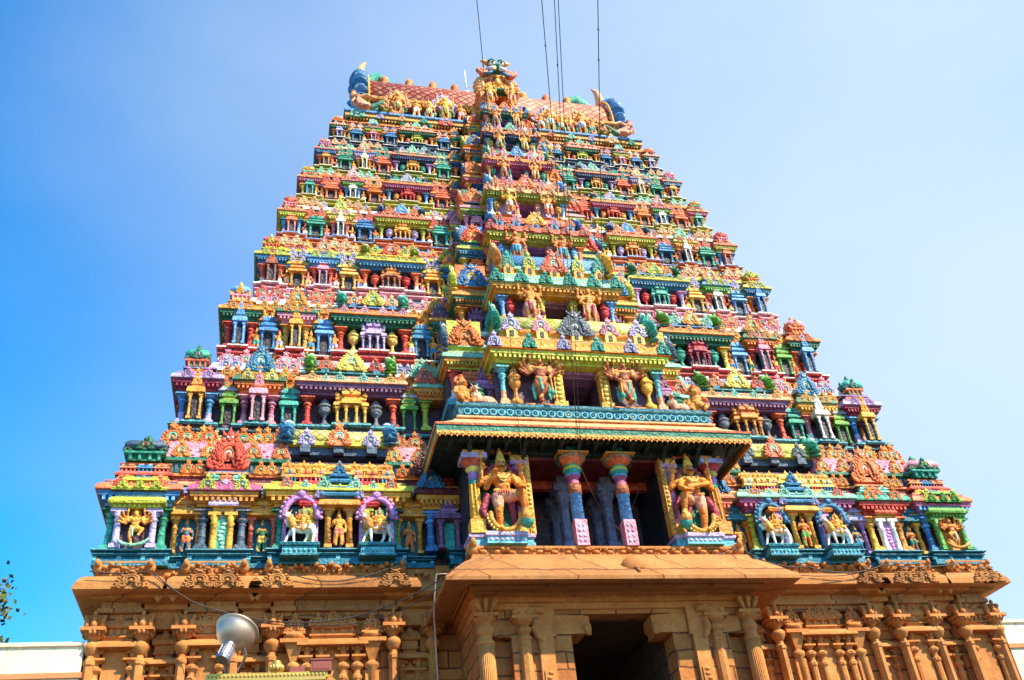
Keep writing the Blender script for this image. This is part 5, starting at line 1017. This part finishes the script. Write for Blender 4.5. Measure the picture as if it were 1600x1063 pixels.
# dwarfs and lying bulls on the porch roof
for s in (-1,1):
    side = 'left' if s < 0 else 'right'
    fig_thing('dwarf','dwarf_statue',s*4.32,-1.95,18.2,1.25,['gold','orange','skin','gold','gold'],f'pot-bellied golden dwarf statue seated at the {side} end of the porch roof',rz=-.35*s)
    fig_thing('lying','bull_statue',-3.62 if s < 0 else 3.55,-2.0,18.2,1.05,['flesh','white','cream','cream','cream'],f'white bull statue lying on the porch roof next to the {side} dwarf')
    m = MB(); m.put(t_pot(),(0,0,0),(.62,.5,1.25)); o = build('pot_column', m, ['green','turq','green'], upper_porch, (s*3.72,-1.55,18.2))
    shm = link('shrine', T['gable'], ['purple','lilac','dark','dark'], upper_porch, (s*3.45,-1.3,18.2), (.7,.6,1.9))
# the two great door guardians in the porch
for s, k in ((-1,'bigl'),(1,'bigr')):
    h = 2.55; x = s*3.28
    o = fig_thing(k,'guardian_statue',x,YP-.0,13.5,h,['ochre','flesh','gold','turq','crimson'],
        'large golden guardian statue, one hand raised before its chest, left bay of the porch' if s < 0 else 'large golden guardian statue with an arm across its chest, right bay of the porch')
    m = MB()
    for q in (-1,1): m.ell((q*.022,-.078,.915),(.013,.008,.010),0,8,5); m.ell((q*.022,-.086,.915),(.006,.004,.007),1,6,4); m.tube([(q*.010,-.08,.935),(q*.025,-.082,.941),(q*.042,-.068,.933)],.004,5,1); m.tube([(0,-.088,.872),(q*.02,-.089,.868),(q*.046,-.072,.88),(q*.052,-.062,.89)],[.007,.008,.006,.002],6,1)
    m.tube([(-.014,-.082,.858),(0,-.086,.856),(.014,-.082,.858)],.005,5,2)
    build('face_paint', m, ['white','dark','red'], o)
    m = MB()
    for q in np.linspace(R(182),R(358),17): m.ell((math.cos(q)*.235,-.055,.22+math.sin(q)*.245),(.018,.02,.022),0,6,4)
    build('wreath_beads', m, ['yellow'], o); m = MB()
    for z_,w_ in ((.70,.085),(.66,.06)): m.tube([(-w_,-.075,z_+.06),(-w_*.5,-.092,z_+.01),(0,-.1,z_-.005),(w_*.5,-.092,z_+.01),(w_,-.075,z_+.06)],.011,6,0)
    build('necklace', m, ['yellow'], o); m = MB()
    for q in (-.06,-.03,0,.03,.06): m.ell((q,-.095,.53-abs(q)*.3),(.012,.012,.03),1,6,4)
    build('belt', m, ['yellow','coral'], o); m = MB()
    for q in range(5): m.lathe(0,-.01,[(.066-.008*q,.965+.03*q),(.07-.008*q,.98+.03*q),(.05-.008*q,.992+.03*q)],10)
    build('crown_rings', m, ['yellow'], o)
# T1: dancers in the corner bays, deities riding bulls in the wide bays
zc1 = TZ[0]+.04*4.35
for s in (-1,1):
    side = 'left' if s < 0 else 'right'; xk = s*.935*15.5; t1 = TIERS[1]; lim = 'lime' if s < 0 else 'leaf'; lv = 'lav' if s < 0 else 'leaf'
    m = MB(); hh = 1.28
    for q in (-.52,.52): m.box(q-.15,q+.15,-.15,.15,0,.14,0); m.lathe(q,0,[(.14,.14,0),(.11,.25,0),(.1,hh*.7,0),(.14,hh*.74,0),(.09,hh*.8,0),(.2,hh*.92,0)],8); m.box(q-.24,q+.24,-.18,.18,hh*.92,hh,0)
    m.box(-.5,.5,.14,.22,0,hh,2); m.wrap(-.72,.72,-.2,.3,[(0,hh,1),(0,hh+.1,1),(.12,hh+.12,1),(.14,hh+.2,1),(.06,hh+.34,1),(-.05,hh+.4,1),(-.05,hh+.55,3),(.1,hh+.57,1),(.12,hh+.64,1),(0,hh+.78,1),(-.05,hh+.82,1),(-.05,hh+.92,1),(.04,hh+.94,1),(0,hh+1.05,1)],1)
    dentrow(m,-.72,.72,-.2,hh+.02,hh+.1,.14,1)
    for q in (-.5,0,.5): m.put(T_K,(q,-.34,hh+.62),(.3,.4,.3),0,[1,1,1])
    build('shrine', m, [lv,lim,'plum' if s < 0 else 'gold','dark'], t1, (xk,TY[0]-.05,zc1))
    fig_thing('dance','dancer_statue',xk,TY[0]-.14,zc1+.08,1.12,['skin','gold','gold','mint','rust'],f'golden many-armed dancing deity in the {side} corner bay of the first painted tier',mirror=s > 0)
    m = MB(); m.tube([(math.cos(a)*.5,0,.38+math.sin(a)*.36) for a in np.linspace(R(200),R(340),9)],[.02,.05,.06,.06,.06,.06,.06,.05,.02],7); build('crescent_base', m, ['mint' if s < 0 else 'gold'], t1, (xk,TY[0]-.26,zc1+.02))
    a, c = .654*15.5, .417*15.5
    for q, nm in ((.17 if s < 0 else .83,'left'),(.83 if s < 0 else .17,'right')):
        x = s*(a+(c-a)*q); yb_ = TY[0]-.32
        m = MB(); m.wrap(-.55,.55,-.26,.35,[(.04,-.42,0),(.04,-.36,1),(-.02,-.34,1),(-.02,-.12,0),(.05,-.08,0),(.07,.0,1),(.0,.04,1)],0)
        for k in np.linspace(-.45,.45,7): m.ell((k,-.26,-.23),(.06,.03,.06),1,6,4)
        build('plinth', m, ['teal','aqua'], t1, (x,yb_,zc1))
        rt_ = tag(empty('bull_rider_statue', (x,yb_,zc1+.04)), f'{"golden" if nm == "left" else "crowned"} deity riding a white bull, {nm} one of the {side} wide bay, first painted tier', 'statue')
        link('bull', F['bull'], ['white','orange','gold','pink','gold'], rt_, (0.02,0,0), (1.0,1.0,1.0))
        link('rider', F['rider'], ['gold','yellow','skin','gold','turq' if s < 0 else 'gold'], rt_, (.08,-.06,.66), (.86,.86,.86))
        m = MB(); arc = [(math.cos(t)*.52,.04,1.02+math.sin(t)*.62) for t in np.linspace(R(-10),R(190),18)]; m.tube(arc,.10,7,0)
        for t in np.linspace(R(-5),R(185),15): m.ell((math.cos(t)*.64,.04,1.02+math.sin(t)*.74),(.075,.06,.075),0,6,4)
        m.prism([(math.cos(t)*.5,1.02+math.sin(t)*.6) for t in np.linspace(R(-30),R(210),18)][::-1],.26,.32,1); m.box(-.56,-.44,.18,.3,.1,1.0,0); m.box(.44,.56,.18,.3,.1,1.0,0)
        m.ell((0,.0,1.76),(.16,.12,.15),0,8,6)
        for k in range(7): t = R(20+k*23); m.ell((math.cos(t)*.2,.02,1.80+math.sin(t)*.2),(.05,.05,.08),0,6,4)
        build('arch', m, ['lilac' if s < 0 else 'blue','teal'], rt_)
    # pillared niche between the two riders
    xm = s*(a+c)/2; m = MB(); hh = 1.36
    for q in (-.34,.34): m.box(q-.12,q+.12,-.12,.12,0,.12,1); m.lathe(q,0,[(.11,.12,1),(.095,hh*.7,1),(.13,hh*.75,1),(.09,hh*.8,1),(.18,hh*.92,1)],8); m.box(q-.2,q+.2,-.16,.16,hh*.92,hh,1)
    for q in (-.86,.86): m.box(q-.13,q+.13,-.1,.16,0,.14,0); m.lathe(q,.03,[(.12,.14,0),(.1,hh*.62,0),(.15,hh*.66,0),(.09,hh*.72,0),(.2,hh*.86,0),(.22,hh*.92,0)],10); m.box(q-.25,q+.25,-.16,.2,hh*.92,hh,0)
    m.box(-.3,.3,.12,.2,0,hh,2); m.wrap(-.52,.52,-.2,.3,kap(.16,hh,.26,1),1)
    for q in (-.86,.86):
        m.wrap(q-.3,q+.3,-.12,.3,[(0,hh+.01,3),(.1,hh+.03,3),(.14,hh+.12,3),(.04,hh+.26,3),(-.05,hh+.3,3),(-.05,hh+.42,3),(.08,hh+.44,3),(.1,hh+.54,3),(.0,hh+.66,3),(-.08,hh+.7,3),(-.08,hh+.8,3),(.03,hh+.82,3),(0,hh+.98,3)],3)
        m.put(T_K,(q*.75,-.26,hh+.3),(.3,.4,.34),0,[5,4,5])
    for k,(w_,z_) in enumerate(((.50,.27),(.40,.52),(.30,.78),(.22,1.02))): m.wrap(-w_,w_,-.24+.03*k,.3,[(-.06,hh+z_,4),(-.06,hh+z_+.06,4),(.08,hh+z_+.08,4),(.1,hh+z_+.15,4),(.0,hh+z_+.25,4)],4)
    m.put(T_K,(0,-.22,hh+1.22),(.36,.4,.38),0,[4,4,4])
    build('shrine', m, ['lime' if s < 0 else 'lilac','gold','dark','red' if s < 0 else 'orange','blue','lav'], t1, (xm,TY[0]-.12,zc1))
    fig_thing('small','statue',xm,TY[0]-.2,zc1+.04,1.12,['gold' if s < 0 else 'skin','salmon' if s < 0 else 'leaf','gold','gold','gold'],f'deity statue standing between the two bull riders, first painted tier, {side} half')

# ------------------------------------------------------------------ the roof
ry0, rz0 = 5.15, 41.5
roof = MB(); roof.box(-7.7,7.7,TY[8]+.15,DEPTH-TY[8]-.15,39.0,39.5,1); roof.box(-7.0,7.0,5.35,11.0,39.5,41.3,0)
roof_o = build('roof', roof, ['navy','orange'], tower)
m = MB(); m.wrap(-7.9,7.9,TY[8]-.12,DEPTH-TY[8]+.12,[(.0,39.12,0),(.06,39.2,1),(.12,39.22,1),(.12,39.36,2),(.04,39.40,2),(.04,39.5,3),(.16,39.52,3),(.18,39.62,4),(.06,39.7,4)],0); dentrow(m,-7.8,7.8,TY[8]-.12,39.05,39.16,.16,1)
build('cornice', m, ['green','gold','orange','sky','peach'], roof_o)
for k in range(14):
    q = -7.4+14.8*k/13
    if abs(q) > 1.4: link('gable_ornament', T['kudu'], [('mint','lav','peach','turq','salmon')[k % 5],'teal','cream'], roof_o, (q,TY[8]-.25,39.16), (.42,.3,.40) if k % 4 else (.8,.4,.56))
m = MB(); m.wrap(-6.95,6.95,5.2,10.6,[(0,41.1,0),(.1,41.14,0),(.1,41.26,1),(.34,41.36,1),(.38,41.5,1),(.1,41.54,1)],0); dentrow(m,-6.9,6.9,5.05,41.2,41.34,.2,2)
build('eave', m, ['rust','gold','maroon'], roof_o)
rm = lattice('roof','tile','maroon','peach',.52,.22)
link('vault', vault_mesh(13.9,2.45,3.35,20), [rm], roof_o, (0.1,7.6,41.45))
m = MB(); m.box(-6.7,6.9,7.3,7.9,44.7,44.86,0); build('ridge', m, 'rust', roof_o)
for x in (-5.6,-4.15,-2.75,-1.45,1.4,2.75,4.15,5.5):
    m = MB(); m.lathe(0,0,[(.28,0),(.30,.1),(.2,.16),(.30,.26),(.32,.34),(.2,.42),(.29,.52),(.30,.6),(.19,.68),(.26,.78),(.26,.86),(.14,.98),(.05,1.06)],12); build('finial', m, 'orange', roof_o, (x,7.6,44.75), sc=(.9,.9,1.72))
for s in (-1,1):                                    # great ribbed end gables with horns
    m = MB()
    for k in range(21):                             # ribbed fan, each rib a swelling lobe across the thickness
        a = R(-32+k*12.2); y_, z_ = -math.cos(a)*2.25, math.sin(a)*2.9
        m.ell((s*.18,y_,z_),(.74 if k % 2 == 0 else .60,.20,.78),(8,0)[k % 2],12,8,Matrix.Rotation(-(a-math.pi/2),3,'X'))
        m.ell((s*.30,-math.cos(a)*2.75,math.sin(a)*3.45),(.34,.14,.2),9,8,5,Matrix.Rotation(-(a-math.pi/2),3,'X'))
    arc_ = np.linspace(R(-28),R(208),26)
    m.tube([(-s*.30,-math.cos(t)*2.30,math.sin(t)*2.95) for t in arc_],.20,8,1); m.tube([(-s*.48,-math.cos(t)*2.02,math.sin(t)*2.62) for t in arc_],.15,8,3); m.tube([(-s*.42,-math.cos(t)*2.62,math.sin(t)*3.28) for t in arc_],.10,6,4)
    for t in np.linspace(R(-24),R(204),30): m.ell((-s*.5,-math.cos(t)*2.3,math.sin(t)*2.95),(.08,.09,.09),(4,5,6)[int(t*10) % 3],6,4)
    m.tube([(s*.1,-.2,3.3),(s*.0,-.5,4.0),(-s*.15,-.5,4.7),(-s*.45,-.3,5.3)],[.5,.36,.22,.05],10,1)
    m.tube([(-s*.1,1.0,2.8),(-s*.6,1.0,4.4),(-s*1.5,1.0,5.2),(-s*2.3,.9,4.9),(-s*2.4,.9,4.2)],[.55,.62,.55,.40,.2],12,2)
    m.ell((s*.35,0,.9),(.35,1.9,2.0),2,14,10)
    m.tube([(s*.2,-2.2,-1.2),(s*.25,-2.5,-1.7),(s*.25,-2.4,-2.2)],[.45,.40,.3],8,0)
    build('gable_end', m, ['sky','peach','turq','rust','gold','mint','red','salmon','blue','white'], roof_o, (s*7.15+.1,7.2,41.9), sc=(.72,.84,.92))
# figures along the roof edge
XR = [(-5.3,'big'),(-4.34,'s'),(-3.66,'s'),(-2.8,'big'),(-1.95,'s'),(-1.25,'s'),(2.43,'s'),(2.96,'big'),(3.57,'s'),(4.1,'s'),(4.75,'big'),(5.35,'s')]
for k,(x,kd) in enumerate(XR):
    h = 1.5 if kd == 'big' else 1.12; kind = 'guard' if kd == 'big' else ('smallb','small','guard')[k % 3]; c1 = ('yellow','white','yellow','gold','pink','turq','white','white','cream','red','lav','green')[k]
    side = 'left' if x < 0 else 'right'; j = [q for q,(xx,_) in enumerate(XR) if (xx < 0) == (x < 0)]; pos = j.index(k); pos = pos if x > 0 else len(j)-1-pos
    fig_thing(kind,'roof_statue',x,4.42,39.68,h*1.12,['gold' if k % 2 else 'skin',c1,'gold',('green','turq','mint')[k % 3],'gold'],f'{"tall" if kd == "big" else "short"} statue with {cn(c1)} legs, {ORD[pos]} from the centre under the {side} roof eave','statue')
    if kd == 'big': link('gable_ornament', T['bigkudu'], [('peach','lav')[k % 2],('gold','turq')[k % 2],'sky'], roof_o, (x,4.85,40.85), (1.3,.5,1.15))
for s in (-1,1):
    side = 'left' if s < 0 else 'right'
    fig_thing('recline','roof_statue',s*6.75,4.5,39.68,1.7,['peach' if s < 0 else 'flesh','green','rust','gold','gold'],f'reclining giant leaning on the {side} end of the tower roof',mirror=s > 0)
    fig_thing('dwarf','roof_statue',s*5.95,4.35,39.68,1.05,['rust','olive','gold','gold','gold'],f'seated dwarf holding its knees beside the {side} reclining roof giant')
    fig_thing('lying','roof_statue',s*7.2,4.15,39.68,1.0,['flesh','white','salmon','cream','cream'],f'pale lying beast in front of the {side} reclining roof giant',mirror=s > 0)
# central mask gable over the top doorway
m = MB(); yk = CEN[9][0]
m.box(-.98,-.26,yk+.3,5.8,39.4,42.2,0); m.box(.26,.98,yk+.3,5.8,39.4,42.2,0); m.box(-.26,.26,yk+.9,5.8,39.4,42.2,1); m.box(-.26,.26,yk+.3,5.8,41.1,42.2,0)
m.wrap(-1.0,1.0,yk-.0,5.6,[(0,39.62,2),(.08,39.66,2),(.1,39.8,2),(.0,39.9,2),(0,40.0,2)],2); m.wrap(-.62,.62,yk+.0,5.0,[(0,41.25,3),(.1,41.3,3),(.12,41.38,2),(.0,41.46,2)],2)
mg = build('mask_gable', m, ['orange','navy','gold','green'], roof_o)
m = MB(); z0 = 42.0
for a in np.linspace(-25,205,17):                   # fan of ribs either side
    t = R(a)
    if 62 < a < 118: continue
    m.ell((math.cos(t)*1.02,yk+.5,z0+math.sin(t)*.95-.05),(.13,.3,.3),1,8,5,Matrix.Rotation(-(t-math.pi/2),3,'Y'))
m.tube([(math.cos(t)*.82,yk+.3,z0+math.sin(t)*.82) for t in np.linspace(R(-20),R(200),16)],.12,7,0); m.ell((0,yk+.5,z0),(.8,.25,.8),3,14,8)
for q in range(5): m.ell((-.4+.2*q,yk+.2,z0-.35+.12*(q % 2)),(.14,.12,.2),2,8,5); m.ell((-.4+.2*q,yk+.16,z0-.1+.12*(q % 2)),(.08,.08,.1),2,6,4)
m.ell((0,yk+.1,z0+.1),(.16,.14,.3),2,8,6); m.ell((0,yk+.06,z0+.45),(.12,.1,.14),2,8,6)
zt_ = z0+1.25; m.ell((0,yk+.3,zt_),(.55,.42,.42),4,14,9); m.ell((0,yk-.05,zt_-.08),(.2,.22,.16),4,10,6)
for s in (-1,1):
    m.ell((s*.24,yk-.08,zt_+.18),(.17,.13,.16),5,10,6); m.ell((s*.24,yk-.2,zt_+.17),(.08,.05,.08),6,8,5); m.tube([(s*.08,yk-.08,zt_+.36),(s*.26,yk-.12,zt_+.42),(s*.48,yk,zt_+.34)],.07,6,4)
    m.tube([(s*.35,yk+.2,zt_+.4),(s*.62,yk+.2,zt_+.56),(s*.85,yk+.2,zt_+.6)],[.16,.13,.03],7,0)
    m.tube([(s*.1,yk-.1,zt_-.25),(s*.32,yk-.12,zt_-.34),(s*.5,yk-.02,zt_-.22)],[.12,.13,.08],7,5); m.tube([(s*.5,yk+.1,zt_-.45),(s*.85,yk+.1,zt_-.62),(s*1.05,yk+.1,zt_-.35),(s*1.0,yk+.1,zt_-.1)],[.16,.16,.13,.04],7,7)
    m.tube([(s*.25,yk,zt_-.4),(s*.4,yk-.05,zt_-.62),(s*.7,yk,zt_-.68)],[.08,.1,.08],7,8)
    m.ell((s*.75,yk+.3,zt_-.15),(.22,.2,.24),7,8,5)
build('lion_mask', m, ['peach','peach','gold','salmon','green','white','dark','salmon','blue'], mg)
# thin lightning rod on the ridge
m = MB(); m.tube([(0,0,0),(-.05,0,2.1)],.045,6); m.box(-.12,.12,-.12,.12,-.1,.25); m.tube([(0,0,.7),(.75,0,.68)],.025,5)
tag(build('lightning_rod', m, 'white', None, (-.95,6.6,44.55)), 'thin white rod standing on the tower ridge left of the mask gable', 'lightning rod')

# ------------------------------------------------------------------ cables, pipe, floodlight
cabm = plain('black_cable', (.05,.038,.032), .6); rustc = plain('old_rope', (.12,.06,.035), .8)
CP = Vector((-10.1136,-29.0360,1.4725))
def pix(px, py): return r_*((px-800)/1486.42)+u_*((531.5-py)/1486.42)+fw
def onray(px, py, z=None, y=None):
    d = pix(px,py); k = (z-CP.z)/d.z if z is not None else (y-CP.y)/d.y; return CP+d*k
def cable(a, b, r, label, beads=(), sag=.5):
    a, b = Vector(a), Vector(b); d = b-a; e = b+d*1.2; m = MB(); pts = []; n = 30
    for k in range(n+1):
        t = k/n; p = a.lerp(e,t); pts.append(p)
    m.tube(pts,r,6)
    for t in beads: p = a.lerp(b,t); m.ell(tuple(p),(.022,.022,.05),0,8,5)
    tag(build('cable', m, cabm), label, 'cable', 'cables running out from the porch')
cable(onray(815,713,y=-2.9), onray(745,0,z=19.0), 0.0085, 'thin dark cable crossing the sky left of the mask gable', (.9,))
cable(onray(906,720,y=-2.9), onray(846,-5,z=18.5), 0.0093, 'dark cable rising left of the cable pair, over the right roof', (.93,.7))
cable(onray(901,690,y=-2.9), onray(866,-5,z=18.0), 0.0085, 'left cable of the close pair above the right half of the roof', (.9,))
cable(onray(908,722,y=-2.9), onray(872,-5,z=18.0), 0.0085, 'right cable of the close pair above the right half of the roof', (.8,))
cable(onray(944,640,y=-2.9), onray(934,-5,z=18.5), 0.0102, 'rightmost dark cable rising past the right roof end', (.95,.9,.75))
def droop(pts, r, label, mat_=None):
    P_ = [Vector(p) for p in pts]; out = []
    for k in range(len(P_)-1):
        for q in range(10):
            t = q/10; p = P_[k].lerp(P_[k+1],t); p.z -= 4*t*(1-t)*.04*(P_[k+1]-P_[k]).length; out.append(p)
    out.append(P_[-1]); m = MB(); m.tube(out,r,6); tag(build('cable', m, mat_ or cabm), label, 'cable')
droop([onray(140,893,y=-.5),onray(238,892,y=-.5),onray(300,940,y=-.7),onray(440,972,y=-.9),onray(560,962,y=-1.2),onray(690,905,y=-2.6),onray(712,885,y=-2.9)],.019,'thick black cable slung from the left cornice corner to the porch eave')
droop([onray(236,896,y=-.5),onray(330,955,y=-.7),onray(470,978,y=-.9),onray(600,965,y=-1.2),onray(695,912,y=-2.6)],.014,'thinner black cable slung just below the thick one on the left stone wall')
droop([onray(450,895,y=-.5),onray(505,908,y=-.5),onray(560,903,y=-.5),onray(625,880,y=-.5)],.02,'short black cable sagging across the left stone cornice')
droop([onray(1160,858,y=-2.3),onray(1205,880,y=-1.5),onray(1260,885,y=-.6),onray(1330,895,y=-.6),onray(1380,882,y=-.5),onray(1500,880,y=-.5)],.02,'black cable draped over the right stone cornice')
droop([onray(1060,872,y=-2.5),onray(1110,868,y=-2.5),onray(1155,855,y=-2.4),onray(1210,890,y=-.9),onray(1290,900,y=-.6),onray(1360,890,y=-.5)],.016,'thin tangled cable on the right end of the porch frieze')
droop([onray(905,725,y=-2.7),onray(935,790,y=-1.6),onray(970,830,y=-1.4),onray(1000,760,y=-1.2)],.012,'thin brown rope hanging inside the porch between the painted pillars',rustc)
m = MB(); m.tube([onray(700,897,y=-2.0),onray(682,897,y=-1.9),onray(679,930,y=-1.9),onray(678,960,y=-1.6),onray(684,1063,y=-1.2),(onray(684,1063,y=-1.2).x,-1.2,6.0)],.022,8)
tag(build('conduit_pipe', m, plain('grey_pipe', (.40,.33,.26), .5, .2)), 'thin pale conduit pipe bent down the stone wall left of the gateway', 'pipe')

# floodlight on its cross-arm
al = plain('spun_aluminium', (.58,.43,.32), .46, .85); dkm = plain('lamp_casing', (.35,.31,.31), .35, .85); gilt = plain('gilded_arm', (.62,.38,.08), .38, .7); redm = plain('red_box', (.25,.05,.03), .6)
fl = tag(empty('floodlight', tuple(onray(366,1002,y=-18.4))), 'large aluminium bell floodlight turned up towards the tower', 'floodlight')
def build_lamp():
    ax = (u_*.36+r_*.10+fw*.70).normalized(); q = ax.to_track_quat('Z','Y').to_euler()
    m = MB(); pr = [(.055,-.16),(.075,-.145),(.125,-.115),(.175,-.07),(.212,-.02),(.236,.035),(.248,.09),(.266,.095),(.268,.11),(.252,.115),(.238,.10),(.2,.0),(.12,-.09),(.05,-.13)]
    pr = [(a*.9,b_*.9) for a,b_ in pr]; m.lathe(0,0,pr,40); rf = build('reflector', m, al, fl); rf.rotation_euler = q; rf.location = r_*.0+u_*.05
    m = MB(); m.lathe(0,0,[(.03,-.34),(.068,-.34),(.076,-.31),(.076,-.18),(.066,-.15),(.07,-.13),(.05,-.11)],14,sm=False)
    for k in range(10): a = k*.628; m.box(math.cos(a)*.076-.006,math.cos(a)*.076+.006,math.sin(a)*.076-.006,math.sin(a)*.076+.006,-.31,-.18)
    hs_ = build('housing', m, dkm, fl); hs_.rotation_euler = q; hs_.location = rf.location
    m = MB(); o = rf.location; A = Vector(r_)*.10-u_*.06+fw*-.05; m.tube([tuple(o+A),tuple(o+Vector(r_)*.13-u_*.20),tuple(o+Vector(r_)*.04-u_*.40)],.016,6); m.tube([tuple(o-Vector(r_)*.10-u_*.12),tuple(o-Vector(r_)*.12-u_*.26),tuple(o-Vector(r_)*.08-u_*.40)],.016,6)
    build('yoke', m, dkm, fl)
build_lamp()
pole = tag(empty('lamp_post', (fl.location.x,fl.location.y,0)), 'gilded cross-arm with small red boxes carrying the floodlight', 'lamp post')
zt2 = fl.location.z-.36
m = MB(); m.box(-.26,1.0,-.05,.05,zt2-.06,zt2,0); m.box(-.24,.98,-.065,.065,zt2-.09,zt2-.06,0)
for k in range(30): q = -.23+k*.041; m.ell((q,-.055,zt2-.03),(.014,.012,.016),0,6,4)
build('cross_arm', m, gilt, pole)
m = MB(); m.lathe(0,0,[(.09,0),(.085,3.0),(.07,zt2-.09)],14); m.lathe(0,0,[(.16,0),(.16,.3),(.1,.4)],14); build('post', m, dkm, pole, (.35,.0,0))
m = MB(); m.lathe(0,0,[(.055,0),(.07,.03),(.075,.06),(.06,.10),(.045,.11),(.05,.125),(.02,.14)],14)
for k in range(12): a = k*.5236; m.ell((math.cos(a)*.068,math.sin(a)*.068,.055),(.014,.014,.035),0,6,4)
build('gilt_knob', m, gilt, pole, (.46,0,zt2))
m = MB(); m.box(-.11,.11,-.07,.07,0,.12,0); m.box(-.12,.12,-.08,.08,.115,.13,0); m.box(-.09,.09,-.075,-.07,.02,.10,0); build('junction_box', m, redm, pole, (.93,0,zt2+.0))
m = MB(); m.box(-.08,.08,-.05,.05,0,.05,0); m.tube([(0,0,.05),(.02,0,.08),(.1,0,.03)],.01,5); build('junction_box', m, redm, pole, (.68,0,zt2))
